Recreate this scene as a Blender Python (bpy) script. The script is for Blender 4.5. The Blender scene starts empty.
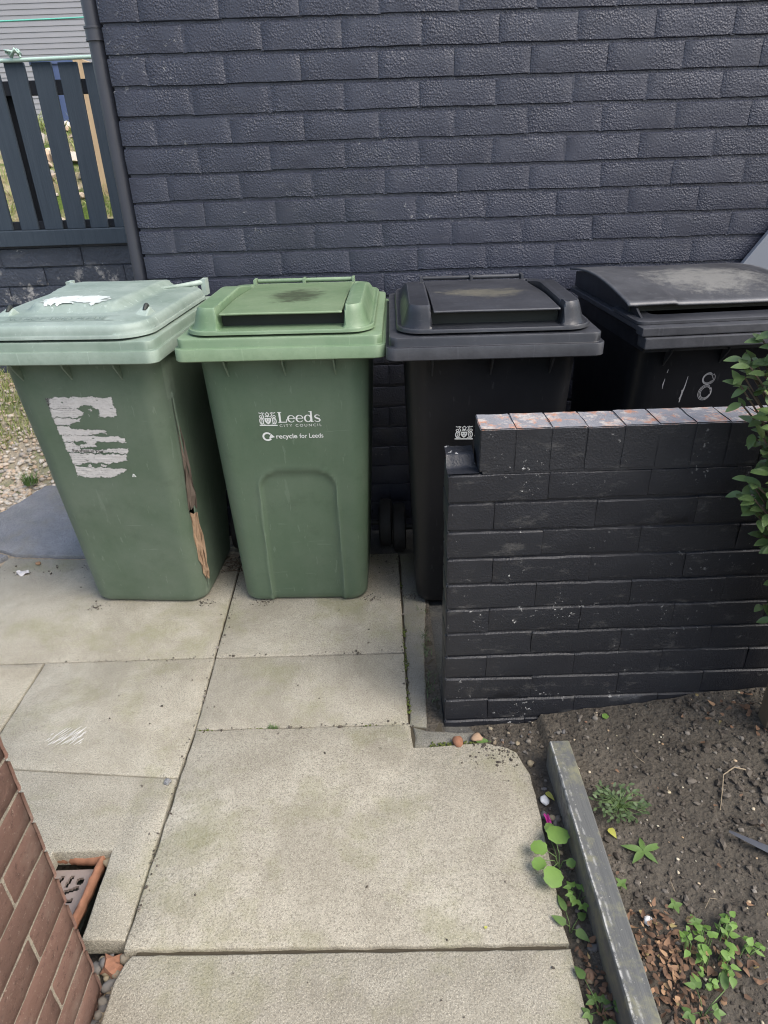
import bpy, bmesh, math, random
from mathutils import Vector, Matrix, noise
R = math.radians
random.seed(7)
scene = bpy.context.scene
C = scene.collection

# ------------------------------------------------------------------ helpers
def nz(x, y, z=0.0):
    return noise.noise(Vector((x, y, z)))

def sstep(a, b, x):
    if a == b: return 1.0 if x > a else 0.0
    t = max(0.0, min(1.0, (x-a)/(b-a)))
    return t*t*(3-2*t)

class MB:
    """collects verts and faces, links them as ONE mesh object"""
    def __init__(s): s.v = []; s.f = []; s.mi = []
    def add(s, vs, fs, mi=0):
        o = len(s.v); s.v += [tuple(p) for p in vs]
        s.f += [tuple(i+o for i in f) for f in fs]; s.mi += [mi]*len(fs)
    def box(s, x0, x1, y0, y1, z0, z1, mi=0):
        s.add([(x0,y0,z0),(x1,y0,z0),(x1,y1,z0),(x0,y1,z0),(x0,y0,z1),(x1,y0,z1),(x1,y1,z1),(x0,y1,z1)],
              [(0,3,2,1),(4,5,6,7),(0,1,5,4),(1,2,6,5),(2,3,7,6),(3,0,4,7)], mi)
    def grid(s, fn, nu, nv, mi=0):
        vs = [fn(i/nu, j/nv) for j in range(nv+1) for i in range(nu+1)]
        w = nu+1
        s.add(vs, [(j*w+i, j*w+i+1, (j+1)*w+i+1, (j+1)*w+i) for j in range(nv) for i in range(nu)], mi)
    def tube(s, pts, rad, n=8, mi=0, cap=True):
        pts = [Vector(p) for p in pts]; rings = []
        rads = rad if isinstance(rad, (list, tuple)) else [rad]*len(pts)
        up = Vector((0.12, 0.31, 1)).normalized()
        for i, p in enumerate(pts):
            t = (pts[min(i+1, len(pts)-1)] - pts[max(i-1, 0)]).normalized()
            a = t.cross(up)
            if a.length < 1e-3: a = t.cross(Vector((1, 0, 0)))
            a.normalize(); b = t.cross(a)
            rings.append([p + (a*math.cos(2*math.pi*k/n) + b*math.sin(2*math.pi*k/n))*rads[i] for k in range(n)])
        vs = [q for r in rings for q in r]
        fs = [(i*n+k, i*n+(k+1) % n, (i+1)*n+(k+1) % n, (i+1)*n+k) for i in range(len(pts)-1) for k in range(n)]
        if cap:
            fs.append(tuple(range(n))); fs.append(tuple((len(pts)-1)*n+k for k in range(n)))
        s.add(vs, fs, mi)
    def rings(s, rs, mi=0, cap0=False, cap1=False):
        n = len(rs[0]); vs = [q for r in rs for q in r]
        fs = [(i*n+k, i*n+(k+1) % n, (i+1)*n+(k+1) % n, (i+1)*n+k) for i in range(len(rs)-1) for k in range(n)]
        if cap0: fs.append(tuple(reversed(range(n))))
        if cap1: fs.append(tuple((len(rs)-1)*n+k for k in range(n)))
        s.add(vs, fs, mi)
    def build(s, name, mats, parent=None, smooth=False, recalc=False, bevel=0.0, seg=2, angle=None):
        me = bpy.data.meshes.new(name)
        me.from_pydata(s.v, [], s.f)
        if not isinstance(mats, (list, tuple)): mats = [mats]
        for m in mats: me.materials.append(m)
        for p, i in zip(me.polygons, s.mi): p.material_index = i
        if recalc or bevel:
            bm = bmesh.new(); bm.from_mesh(me)
            bmesh.ops.remove_doubles(bm, verts=bm.verts, dist=1e-5)
            bmesh.ops.recalc_face_normals(bm, faces=bm.faces)
            if bevel:
                es = [e for e in bm.edges if len(e.link_faces) == 2 and e.calc_face_angle(0) > 0.5]
                bmesh.ops.bevel(bm, geom=es, offset=bevel, segments=seg, profile=0.6, affect='EDGES', clamp_overlap=True)
            bm.to_mesh(me); bm.free()
        if smooth:
            for p in me.polygons: p.use_smooth = True
        me.update()
        if smooth and angle: me.set_sharp_from_angle(angle=R(angle))
        o = bpy.data.objects.new(name, me); C.objects.link(o)
        if parent: o.parent = parent
        return o

def tag(o, label=None, cat=None, group=None, kind=None):
    if label: o['label'] = label
    if cat: o['category'] = cat
    if group: o['group'] = group
    if kind: o['kind'] = kind
    return o

def empty(name, loc, rz=0.0, label=None, cat=None, group=None):
    o = bpy.data.objects.new(name, None); C.objects.link(o)
    o.location = loc; o.rotation_euler = (0, 0, rz); o.empty_display_size = 0.1
    return tag(o, label, cat, group)

# ------------------------------------------------------------------ materials
class NT:
    def __init__(s, name):
        s.m = bpy.data.materials.new(name); s.m.use_nodes = True
        s.t = s.m.node_tree; s.b = s.t.nodes['Principled BSDF']
        s.tc = s.t.nodes.new('ShaderNodeTexCoord'); s.co = s.tc.outputs['Object']
    def n(s, typ, **kw):
        q = s.t.nodes.new(typ)
        for k, v in kw.items(): setattr(q, k, v)
        return q
    def link(s, a, b): s.t.links.new(a, b)
    def mapped(s, sc):
        q = s.n('ShaderNodeMapping'); s.link(s.co, q.inputs['Vector']); q.inputs['Scale'].default_value = sc
        return q.outputs[0]
    def noise(s, scale, detail=6, rough=0.6, co=None, dist=0.0):
        q = s.n('ShaderNodeTexNoise'); s.link(co or s.co, q.inputs['Vector'])
        q.inputs['Scale'].default_value = scale; q.inputs['Detail'].default_value = detail
        q.inputs['Roughness'].default_value = rough; q.inputs['Distortion'].default_value = dist
        return q.outputs['Fac']
    def voro(s, scale, feature='F1', out='Distance', co=None):
        q = s.n('ShaderNodeTexVoronoi', feature=feature); s.link(co or s.co, q.inputs['Vector'])
        q.inputs['Scale'].default_value = scale
        return q.outputs[out]
    def ramp(s, fac, stops):
        q = s.n('ShaderNodeValToRGB'); s.link(fac, q.inputs[0]); e = q.color_ramp.elements
        while len(e) < len(stops): e.new(0.5)
        for i, (p, c) in enumerate(stops):
            e[i].position = p; e[i].color = (c, c, c, 1) if isinstance(c, (int, float)) else (*c, 1)
        return q.outputs['Color']
    def mix(s, fac, a, b, mode='MIX'):
        q = s.n('ShaderNodeMix', data_type='RGBA', blend_type=mode)
        for sock, v in ((q.inputs[0], fac), (q.inputs[6], a), (q.inputs[7], b)):
            if hasattr(v, 'links'): s.link(v, sock)
            elif isinstance(v, tuple): sock.default_value = (*v, 1)
            else: sock.default_value = v
        return q.outputs[2]
    def math(s, op, a, b=0.0, clamp=False):
        q = s.n('ShaderNodeMath', operation=op, use_clamp=clamp)
        for sock, v in ((q.inputs[0], a), (q.inputs[1], b)):
            if hasattr(v, 'links'): s.link(v, sock)
            else: sock.default_value = v
        return q.outputs[0]
    def sep(s, v):
        q = s.n('ShaderNodeSeparateXYZ'); s.link(v, q.inputs[0]); return q.outputs
    def upness(s, a=0.5, b=0.9):
        g = s.n('ShaderNodeNewGeometry'); z = s.sep(g.outputs['Normal'])[2]
        q = s.n('ShaderNodeMapRange'); s.link(z, q.inputs[0]); q.inputs[1].default_value = a; q.inputs[2].default_value = b
        return q.outputs[0]
    def island(s):
        return s.n('ShaderNodeNewGeometry').outputs['Random Per Island']
    def bump(s, h, strength=0.5, dist=0.005, prev=None):
        q = s.n('ShaderNodeBump'); s.link(h, q.inputs['Height'])
        q.inputs['Strength'].default_value = strength; q.inputs['Distance'].default_value = dist
        if prev: s.link(prev, q.inputs['Normal'])
        return q.outputs[0]
    def out(s, col=None, rough=None, nrm=None, spec=None):
        for k, v in (('Base Color', col), ('Roughness', rough), ('Normal', nrm), ('Specular IOR Level', spec)):
            if v is None: continue
            if hasattr(v, 'links'): s.link(v, s.b.inputs[k])
            elif isinstance(v, tuple): s.b.inputs[k].default_value = (*v, 1)
            else: s.b.inputs[k].default_value = v
        return s.m

def plain(name, col, rough=0.6, var=0.15, scale=20, spec=0.5):
    t = NT(name); f = t.noise(scale)
    c = t.mix(f, tuple(x*(1-var) for x in col), tuple(min(1, x*(1+var)) for x in col))
    return t.out(c, rough, t.bump(t.noise(scale*6), 0.15, 0.002), spec)

def painted_brick(name, base, wear=0.0, rough=0.5, chips=0.0, bumpd=0.006, fine=95, dirt=0.0, wearup=False):
    t = NT(name)
    c = t.mix(t.noise(5, 5), tuple(x*0.8 for x in base), tuple(x*1.2 for x in base))
    c = t.mix(t.math('MULTIPLY', t.ramp(t.noise(fine*1.4, 3), [(0.52, 0), (0.72, 1)]), 0.45), c, tuple(x*1.75 for x in base))
    isl = t.island()
    c = t.mix(t.math('MULTIPLY', isl, 0.16), c, tuple(x*1.35 for x in base))
    c = t.mix(t.math('MULTIPLY', t.ramp(t.noise(1.7, 6, 0.7), [(0.45, 0), (0.7, 1)]), 0.30), c, tuple(x*1.6 for x in base))
    if chips:
        m = t.math('MULTIPLY', t.ramp(t.noise(58, 4, 0.7), [(0.61, 0), (0.64, 1)]), t.ramp(t.noise(7, 4, 0.7), [(0.54, 0), (0.62, 1)]))
        m = t.math('MULTIPLY', m, t.ramp(t.sep(t.co)[0], [(0.22, 1), (0.42, 0.35)]))
        c = t.mix(t.math('MULTIPLY', m, chips), c, (0.55, 0.55, 0.53))
        s = t.math('MULTIPLY', t.ramp(t.noise(9, 6, 0.75, co=t.mapped((1, 1, 2.4))), [(0.56, 0), (0.76, 1)]), 0.22*chips)
        c = t.mix(s, c, (0.34, 0.33, 0.30))
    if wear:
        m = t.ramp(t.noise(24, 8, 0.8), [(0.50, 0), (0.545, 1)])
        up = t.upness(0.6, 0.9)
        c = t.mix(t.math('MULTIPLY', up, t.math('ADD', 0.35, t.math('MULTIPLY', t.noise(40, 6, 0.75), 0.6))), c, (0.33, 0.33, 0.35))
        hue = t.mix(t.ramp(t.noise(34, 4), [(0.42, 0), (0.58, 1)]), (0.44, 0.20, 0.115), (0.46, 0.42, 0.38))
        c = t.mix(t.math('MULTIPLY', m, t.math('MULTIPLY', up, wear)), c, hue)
    if dirt:
        zz = t.sep(t.co)[2]
        m = t.math('MULTIPLY', t.ramp(t.noise(7, 6, 0.7), [(0.54, 0), (0.62, 1)]), t.ramp(zz, [(0.90, dirt), (1.06, 0)]))
        c = t.mix(m, c, (0.50, 0.47, 0.43))
    h = t.mix(0.45, t.noise(fine, 4, 0.62), t.voro(fine*1.1))
    h = t.mix(t.ramp(t.noise(8, 4, 0.7), [(0.35, 0.15), (0.62, 1)]), (0.45, 0.45, 0.45), h)      # paint lies thicker in places
    nr = t.bump(h, 0.85, bumpd)
    nr = t.bump(t.noise(14, 3), 0.25, 0.006, nr)
    return t.out(c, rough, nr, 0.5)

M = {}
M['wallpaint'] = painted_brick('slate_blue_masonry_paint', (0.0305, 0.0335, 0.0490), rough=0.40, bumpd=0.0055, fine=140, chips=0.25)
M['gardenpaint'] = painted_brick('black_masonry_paint', (0.0120, 0.0132, 0.0172), rough=0.50, chips=1.0, bumpd=0.0022, fine=170)
M['coping'] = painted_brick('worn_coping_paint', (0.0140, 0.0152, 0.0190), wear=0.85, rough=0.55, chips=0.8, bumpd=0.0022, fine=170)
M['lowpaint'] = painted_brick('peeling_masonry_paint', (0.044, 0.051, 0.068), rough=0.55, chips=0.8, bumpd=0.008, fine=60, dirt=0.75)

def concrete(name, c1, c2, moss=0.3, fine=1.0):
    t = NT(name)
    c = t.mix(t.ramp(t.noise(3.1, 7, 0.72), [(0.36, 0), (0.64, 1)]), c1, c2)
    c = t.mix(t.math('MULTIPLY', t.island(), 0.22), c, tuple(x*0.72 for x in c1))
    d = tuple(x*0.50 for x in c1)
    c = t.mix(t.math('MULTIPLY', t.ramp(t.noise(270, 3, 0.75), [(0.48, 0), (0.62, 1)]), 0.80), c, d)
    c = t.mix(t.math('MULTIPLY', t.ramp(t.voro(330), [(0.15, 1), (0.38, 0)]), 0.45), c, tuple(min(1, x*1.6) for x in c2))
    c = t.mix(t.math('MULTIPLY', t.ramp(t.noise(34, 7, 0.75), [(0.55, 0), (0.75, 1)]), 0.40), c, tuple(x*0.6 for x in c1))
    c = t.mix(t.math('MULTIPLY', t.ramp(t.noise(1.9, 7, 0.72, dist=0.6), [(0.50, 0), (0.64, 1)]), 0.50), c, (0.185, 0.170, 0.130))
    if moss:
        m = t.math('MULTIPLY', t.ramp(t.noise(3.3, 7, 0.7), [(0.50, 0), (0.66, 1)]), moss)
        c = t.mix(m, c, (0.185, 0.185, 0.095))
        c = t.mix(t.math('MULTIPLY', t.ramp(t.noise(45, 6, 0.8, co=t.mapped((1, 0.25, 1))), [(0.63, 0), (0.68, 1)]), 0.35), c, (0.46, 0.44, 0.38))
    c = t.mix(t.ramp(t.noise(23, 3, 0.6), [(0.735, 0), (0.75, 0.6)]), c, (0.10, 0.09, 0.07))
    c = t.mix(t.ramp(t.noise(31, 2, 0.5), [(0.80, 0), (0.82, 0.7)]), c, (0.55, 0.53, 0.48))
    nr = t.bump(t.mix(0.5, t.noise(170, 4, 0.7), t.voro(150)), 0.55, 0.0035)
    nr = t.bump(t.noise(6, 4), 0.25, 0.012, nr)
    return t.out(c, 0.9, nr, 0.25)
M['slab'] = concrete('weathered_concrete', (0.268, 0.246, 0.194), (0.405, 0.382, 0.312), 0.55)
M['kerb'] = concrete('grey_concrete_edging', (0.17, 0.165, 0.14), (0.24, 0.23, 0.20), 0.5)
M['yard'] = concrete('dark_yard_concrete', (0.060, 0.060, 0.058), (0.10, 0.10, 0.095), 0.15)  # darker tone for ground behind the bins and under the black ones

M['moss'] = plain('joint_moss', (0.085, 0.105, 0.030), 0.95, 0.4, 150, 0.1)
M['joint'] = plain('dark_joint_dirt', (0.060, 0.052, 0.038), 0.95, 0.4, 60, 0.1)
def plastic(name, base, pale, amount, rough, scuff=0.25, streak=True, stain=None, spec=0.45):
    t = NT(name)
    f = t.ramp(t.noise(4, 6, 0.65), [(0.3, 0), (0.7, 1)])
    c = t.mix(t.math('MULTIPLY', f, amount), base, pale)
    if streak:
        v = t.noise(16, 5, 0.7, co=t.mapped((1, 1, 0.18)))
        c = t.mix(t.math('MULTIPLY', t.ramp(v, [(0.5, 0), (0.75, 1)]), 0.35), c, pale)
    s = t.ramp(t.noise(42, 6, 0.8, co=t.mapped((1, 1, 0.5))), [(0.60, 0), (0.74, 1)])
    c = t.mix(t.math('MULTIPLY', s, scuff), c, tuple(min(1, x*1.5+0.05) for x in pale))
    c = t.mix(t.math('MULTIPLY', t.ramp(t.noise(9, 6, 0.7), [(0.56, 0), (0.75, 1)]), 0.35), c, tuple(x*0.6 for x in base))
    if stain:
        # a dirt stain with its own place and shape (cx, cy, rx, ry, colour, strength)
        cx, cy, rx, ry, sc, st = stain
        o = t.sep(t.co)
        dx = t.math('DIVIDE', t.math('SUBTRACT', o[0], cx), rx); dy = t.math('DIVIDE', t.math('SUBTRACT', o[1], cy), ry)
        d = t.math('ADD', t.math('MULTIPLY', dx, dx), t.math('MULTIPLY', dy, dy))
        d = t.math('ADD', d, t.math('MULTIPLY', t.math('SUBTRACT', t.noise(26, 7, 0.78), 0.5), 3.4))
        c = t.mix(t.math('MULTIPLY', t.ramp(d, [(0.15, 1), (1.0, 0)]), st), c, sc)
    for k_, (ax, th) in enumerate((((1, 1, 0.03), 0.66), ((0.12, 1, 1.6), 0.68), ((1.3, 1, 0.10), 0.69))):   # scratches and old drips
        sc_ = t.ramp(t.noise((75, 40, 28)[k_], 3, 0.6, co=t.mapped(ax)), [(th, 0), (th+.03, 1)])
        c = t.mix(t.math('MULTIPLY', sc_, (0.30, 0.30, 0.22)[k_]), c, tuple(min(1, x*1.35+0.03) for x in pale))
    pt = t.n('ShaderNodeNewGeometry').outputs['Pointiness']       # rubbed edges, with bright edge highlights painted into the paler colour
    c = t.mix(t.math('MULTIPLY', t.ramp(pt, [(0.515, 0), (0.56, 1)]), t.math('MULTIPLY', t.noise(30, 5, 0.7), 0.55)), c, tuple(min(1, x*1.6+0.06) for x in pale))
    # fine speckled grime
    c = t.mix(t.math('MULTIPLY', t.ramp(t.noise(150, 5, 0.8), [(0.58, 0), (0.70, 1)]), 0.30), c, tuple(x*0.55 for x in base))
    r = t.math('ADD', t.math('MULTIPLY', t.noise(25, 5), 0.22), rough-0.1)
    nr = t.bump(t.noise(260, 2), 0.12, 0.001)
    nr = t.bump(t.noise(7, 2), 0.14, 0.01, nr)
    return t.out(c, r, nr, spec)
M['green_body'] = plastic('mid_green_plastic', (0.076, 0.122, 0.076), (0.122, 0.166, 0.118), 0.7, 0.42, 0.12)
M['green_lid'] = plastic('light_green_plastic', (0.098, 0.168, 0.088), (0.172, 0.235, 0.148), 0.9, 0.46, 0.35, False)
M['green_top'] = plastic('light_green_plastic_dirty_panel', (0.100, 0.160, 0.082), (0.178, 0.232, 0.140), 0.9, 0.48, 0.35, False,
                         stain=(0.015, -0.13, 0.09, 0.16, (0.032, 0.040, 0.020), 0.85))
M['old_body'] = plastic('faded_green_plastic', (0.076, 0.115, 0.074), (0.125, 0.160, 0.120), 0.9, 0.55, 0.16)
M['old_rim'] = plastic('faded_green_rim_plastic', (0.115, 0.168, 0.125), (0.215, 0.265, 0.222), 0.9, 0.55, 0.45, False)
M['old_lid'] = plastic('bleached_green_plastic', (0.140, 0.190, 0.158), (0.290, 0.345, 0.308), 1.0, 0.58, 0.6, False)
M['pale_scrape'] = plastic('whitened_scuffed_plastic', (0.42, 0.47, 0.44), (0.60, 0.64, 0.62), 1.0, 0.6, 0.4, False)
M['black_body'] = plastic('black_plastic', (0.0085, 0.0088, 0.0102), (0.0145, 0.0150, 0.0178), 0.7, 0.40, 0.04, spec=0.28)
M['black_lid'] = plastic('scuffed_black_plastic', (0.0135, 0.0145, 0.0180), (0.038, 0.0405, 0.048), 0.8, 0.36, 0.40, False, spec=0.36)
M['black_top'] = plastic('scuffed_black_panel', (0.018, 0.019, 0.023), (0.055, 0.058, 0.067), 0.8, 0.42, 0.35, False,
                         stain=(0.0, -0.13, 0.14, 0.10, (0.13, 0.122, 0.09), 0.75))
M['dome_top'] = plastic('dusty_black_plastic', (0.020, 0.021, 0.025), (0.085, 0.088, 0.096), 0.9, 0.42, 0.6, False,
                        stain=(0.04, -0.13, 0.20, 0.16, (0.19, 0.188, 0.175), 0.8))
M['rubber'] = plain('black_rubber', (0.014, 0.014, 0.014), 0.7)
M['slot_shade'] = plain('recess_shade', (0.012, 0.016, 0.013), 0.6)  # near-black colour painted in as shade inside slots and holes
M['white_print'] = plain('white_print', (0.72, 0.74, 0.71), 0.6, 0.06, 90)
M['chalk'] = plain('chalk_grey', (0.30, 0.30, 0.31), 0.9, 0.3, 220)
M['ink'] = plain('black_ink', (0.02, 0.02, 0.02), 0.6)
M['emboss'] = plain('worn_embossed_lettering', (0.135, 0.18, 0.15), 0.6)

def paper():
    t = NT('torn_paper')
    c = t.mix(t.noise(30, 6, 0.7), (0.42, 0.40, 0.385), (0.64, 0.62, 0.60))
    c = t.mix(t.math('MULTIPLY', t.ramp(t.noise(55, 6, 0.75, co=t.mapped((1, 1, 4))), [(0.54, 0), (0.66, 1)]), 0.45), c, (0.27, 0.25, 0.24))
    ln = t.math('SINE', t.math('MULTIPLY', t.sep(t.co)[2], 900.0))
    pr = t.math('MULTIPLY', t.ramp(ln, [(0.55, 0), (0.75, 1)]), t.ramp(t.noise(240, 2, 0.6, co=t.mapped((1, 1, 0.3))), [(0.50, 0), (0.56, 1)]))
    pr = t.math('MULTIPLY', pr, t.ramp(t.noise(14, 4), [(0.47, 0), (0.56, 0.6)]))
    c = t.mix(pr, c, (0.16, 0.15, 0.15))
    return t.out(c, 0.85, t.bump(t.noise(120, 4), 0.4, 0.002), 0.2)
M['paper'] = paper()
def hatch():
    t = NT('hatched_label_corner')
    c = t.mix(t.ramp(t.voro(420), [(0.25, 1), (0.45, 0)]), (0.03, 0.03, 0.03), (0.45, 0.45, 0.43))
    return t.out(c, 0.8)
M['hatch'] = hatch()
M['card'] = plain('brown_cardboard', (0.34, 0.235, 0.155), 0.85, 0.3, 18, 0.2)
M['card_grey'] = plain('dull_grey_brown_cardboard', (0.17, 0.135, 0.11), 0.9, 0.3, 18, 0.2)

def soilmat():
    t = NT('damp_brown_soil')
    c = t.mix(t.noise(6, 7, 0.7), (0.048, 0.042, 0.034), (0.135, 0.119, 0.096))
    c = t.mix(t.math('MULTIPLY', t.ramp(t.voro(130, out='Distance'), [(0.05, 1), (0.28, 0)]), 0.55), c, (0.14, 0.115, 0.085))
    c = t.mix(t.math('MULTIPLY', t.ramp(t.noise(3.2, 6, 0.7), [(0.48, 0), (0.64, 1)]), 0.6), c, (0.150, 0.132, 0.106))
    nr = t.bump(t.noise(70, 8, 0.75), 0.9, 0.012)
    nr = t.bump(t.voro(90), 0.6, 0.008, nr)
    return t.out(c, 0.95, nr, 0.2)
M['soil'] = soilmat()

def islands(name, stops, rough=0.8, bs=80, spec=0.3, veins=False):
    t = NT(name); i = t.island()
    c = t.ramp(i, stops)
    c = t.mix(t.math('MULTIPLY', t.noise(60, 5, 0.7), 0.5), c, (0.06, 0.05, 0.04), 'MIX') if not veins else t.mix(t.math('MULTIPLY', t.noise(25, 3), 0.35), c, (0.16, 0.24, 0.06))
    return t.out(c, rough, t.bump(t.noise(bs, 4), 0.3, 0.003), spec)
M['gravel'] = islands('buff_gravel_stone', [(0, (0.50, 0.40, 0.28)), (0.3, (0.62, 0.55, 0.45)), (0.55, (0.36, 0.33, 0.29)), (0.75, (0.58, 0.42, 0.28)), (1, (0.70, 0.66, 0.58))])
M['clods'] = islands('soil_clod', [(0, (0.036, 0.030, 0.024)), (0.6, (0.088, 0.075, 0.060)), (0.95, (0.14, 0.125, 0.105)), (1.0, (0.24, 0.22, 0.19))])
M['pebble'] = islands('mixed_pebble', [(0, (0.34, 0.19, 0.12)), (0.15, (0.30, 0.24, 0.16)), (0.45, (0.13, 0.13, 0.135)), (0.8, (0.22, 0.20, 0.165)), (1, (0.40, 0.33, 0.21))])
M['chips'] = islands('pale_woodchip', [(0, (0.50, 0.43, 0.28)), (0.5, (0.62, 0.58, 0.45)), (1, (0.40, 0.26, 0.14))])
M['leaf_dry'] = islands('dry_brown_leaf', [(0, (0.085, 0.05, 0.032)), (0.4, (0.17, 0.095, 0.055)), (0.75, (0.27, 0.155, 0.09)), (0.92, (0.36, 0.22, 0.12)), (1, (0.36, 0.29, 0.12))])

def leafmat(name, a, b, rough=0.45, trans=0.25, back=None):
    t = NT(name); i = t.island()
    c = t.mix(i, a, b)
    c = t.mix(t.math('MULTIPLY', t.noise(70, 4), 0.4), c, tuple(x*1.5 for x in b))
    c = t.mix(t.math('MULTIPLY', t.ramp(t.noise(160, 5, 0.75), [(0.60, 0), (0.72, 1)]), 0.45), c, (0.16, 0.13, 0.05))
    c = t.mix(t.math('MULTIPLY', t.ramp(t.noise(12, 3), [(0.45, 0), (0.65, 1)]), 0.35), c, tuple(x*0.6 for x in a))
    m = t.out(c, rough, t.bump(t.noise(90, 3), 0.2, 0.002), 0.4)
    t.b.inputs['Transmission Weight'].default_value = 0.0
    tr = t.n('ShaderNodeBsdfTranslucent'); t.link(c, tr.inputs['Color'])
    mx = t.n('ShaderNodeMixShader'); mx.inputs[0].default_value = trans
    t.link(t.b.outputs[0], mx.inputs[1]); t.link(tr.outputs[0], mx.inputs[2])
    t.link(mx.outputs[0], t.t.nodes['Material Output'].inputs['Surface'])
    return m
M['privet'] = leafmat('privet_leaf', (0.060, 0.105, 0.034), (0.165, 0.235, 0.085), 0.34)
M['bright_leaf'] = leafmat('bright_green_leaf', (0.095, 0.185, 0.035), (0.155, 0.265, 0.06), 0.5)
M['mid_leaf'] = leafmat('mid_green_leaf', (0.065, 0.125, 0.032), (0.12, 0.20, 0.055), 0.5)
M['grey_leaf'] = leafmat('dull_green_leaf', (0.05, 0.085, 0.035), (0.10, 0.145, 0.065), 0.55)
M['yellow_leaf'] = leafmat('yellow_green_leaf', (0.32, 0.36, 0.05), (0.42, 0.40, 0.10), 0.5)
M['grass'] = leafmat('grass_blade', (0.14, 0.21, 0.04), (0.36, 0.38, 0.15), 0.6)  # tone raised so the grass behind the fence looks strongly lit
M['stem'] = plain('brown_twig', (0.085, 0.060, 0.038), 0.8, 0.3, 60)
M['green_stem'] = plain('green_stem', (0.10, 0.16, 0.05), 0.6, 0.2, 60)
M['straw'] = plain('dry_straw_twig', (0.23, 0.185, 0.125), 0.85, 0.3, 60)

def brickred():
    t = NT('red_facing_brick')
    i = t.island()
    c = t.mix(i, (0.115, 0.068, 0.054), (0.190, 0.108, 0.084))
    c = t.mix(t.math('MULTIPLY', t.noise(40, 7, 0.75), 0.5), c, (0.24, 0.145, 0.105))
    c = t.mix(t.math('MULTIPLY', t.ramp(t.noise(70, 5, 0.8), [(0.55, 0), (0.66, 1)]), 0.75), c, (0.075, 0.042, 0.034))
    c = t.mix(t.math('MULTIPLY', t.ramp(t.noise(120, 4, 0.8), [(0.60, 0), (0.68, 1)]), 0.6), c, (0.36, 0.28, 0.22))
    c = t.mix(t.math('MULTIPLY', t.ramp(t.noise(9, 4), [(0.55, 0), (0.7, 1)]), 0.25), c, (0.33, 0.27, 0.22))
    nr = t.bump(t.noise(75, 8, 0.8, co=t.mapped((1, 1, 1.8))), 0.9, 0.006)
    return t.out(c, 0.92, nr, 0.2)
M['redbrick'] = brickred()
M['mortar'] = concrete('pale_mortar', (0.25, 0.215, 0.165), (0.36, 0.315, 0.25), 0.2)
M['terracotta'] = plain('orange_terracotta', (0.25, 0.125, 0.078), 0.9, 0.5, 40, 0.15)
M['grate'] = plain('grey_brown_plastic', (0.23, 0.19, 0.17), 0.65, 0.25, 40)
M['slate'] = concrete('grey_blue_slate', (0.160, 0.166, 0.178), (0.270, 0.270, 0.272), 0.12)

def timber(name, a, b, lichen=0.0, axis=(1, 0.06, 1), scratch=False):
    t = NT(name)
    g = t.noise(60, 6, 0.7, co=t.mapped(axis))
    c = t.mix(g, a, b)
    if lichen:
        c = t.mix(t.math('MULTIPLY', t.ramp(t.noise(16, 6, 0.7), [(0.48, 0), (0.66, 1)]), lichen), c, (0.20, 0.195, 0.125))
        c = t.mix(t.math('MULTIPLY', t.ramp(t.noise(90, 6, 0.8), [(0.62, 0), (0.70, 1)]), lichen), c, (0.42, 0.41, 0.36))
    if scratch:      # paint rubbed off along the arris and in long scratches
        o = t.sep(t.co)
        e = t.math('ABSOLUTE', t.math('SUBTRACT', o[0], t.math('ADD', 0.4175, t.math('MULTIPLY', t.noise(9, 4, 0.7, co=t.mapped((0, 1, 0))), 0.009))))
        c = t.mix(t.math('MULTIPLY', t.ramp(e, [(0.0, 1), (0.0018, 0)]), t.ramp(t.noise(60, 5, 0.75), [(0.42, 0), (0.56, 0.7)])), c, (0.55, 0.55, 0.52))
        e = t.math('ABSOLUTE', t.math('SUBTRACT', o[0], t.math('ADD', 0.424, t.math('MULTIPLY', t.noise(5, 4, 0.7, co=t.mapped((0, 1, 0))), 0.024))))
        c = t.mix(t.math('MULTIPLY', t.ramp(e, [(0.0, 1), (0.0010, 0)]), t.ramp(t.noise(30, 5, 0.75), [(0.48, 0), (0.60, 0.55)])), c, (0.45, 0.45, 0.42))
        c = t.mix(t.math('MULTIPLY', t.ramp(o[2], [(0.050, 0.5), (0.062, 0)]), t.noise(20, 5)), c, (0.22, 0.20, 0.16))
    return t.out(c, 0.85, t.bump(g, 0.6, 0.004), 0.25)
M['fence'] = timber('dark_blue_grey_fence_paint', (0.030, 0.042, 0.056), (0.062, 0.080, 0.100), axis=(1, 1, 0.06))
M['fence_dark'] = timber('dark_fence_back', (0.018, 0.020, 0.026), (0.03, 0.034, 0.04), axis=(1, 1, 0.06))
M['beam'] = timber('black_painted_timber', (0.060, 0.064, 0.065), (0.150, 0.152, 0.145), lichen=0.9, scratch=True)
M['newwood'] = timber('pale_new_timber', (0.46, 0.31, 0.17), (0.66, 0.50, 0.33), axis=(1, 1, 0.06))
M['stakewood'] = timber('brown_weathered_timber', (0.10, 0.075, 0.05), (0.19, 0.15, 0.10), axis=(1, 1, 0.06))
M['pipe'] = plain('grey_black_pipe_paint', (0.055, 0.057, 0.070), 0.40, 0.12, 8)
M['cord'] = plain('turquoise_plastic_line', (0.14, 0.50, 0.38), 0.45, 0.1)
M['palecord'] = plain('pale_green_plastic_tube', (0.42, 0.56, 0.48), 0.5, 0.2, 30)
M['board'] = plain('pale_blue_grey_sheet', (0.17, 0.185, 0.215), 0.5, 0.06, 5)
M['steel'] = plain('grey_painted_steel', (0.115, 0.12, 0.135), 0.42, 0.25, 60)
M['pink'] = plain('magenta_foil', (0.40, 0.035, 0.22), 0.4, 0.3, 120)
M['whitebit'] = plain('white_scrap', (0.66, 0.66, 0.64), 0.7, 0.15, 80)
M['clad'] = plain('grey_cladding', (0.26, 0.262, 0.28), 0.7, 0.1, 3)
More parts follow.
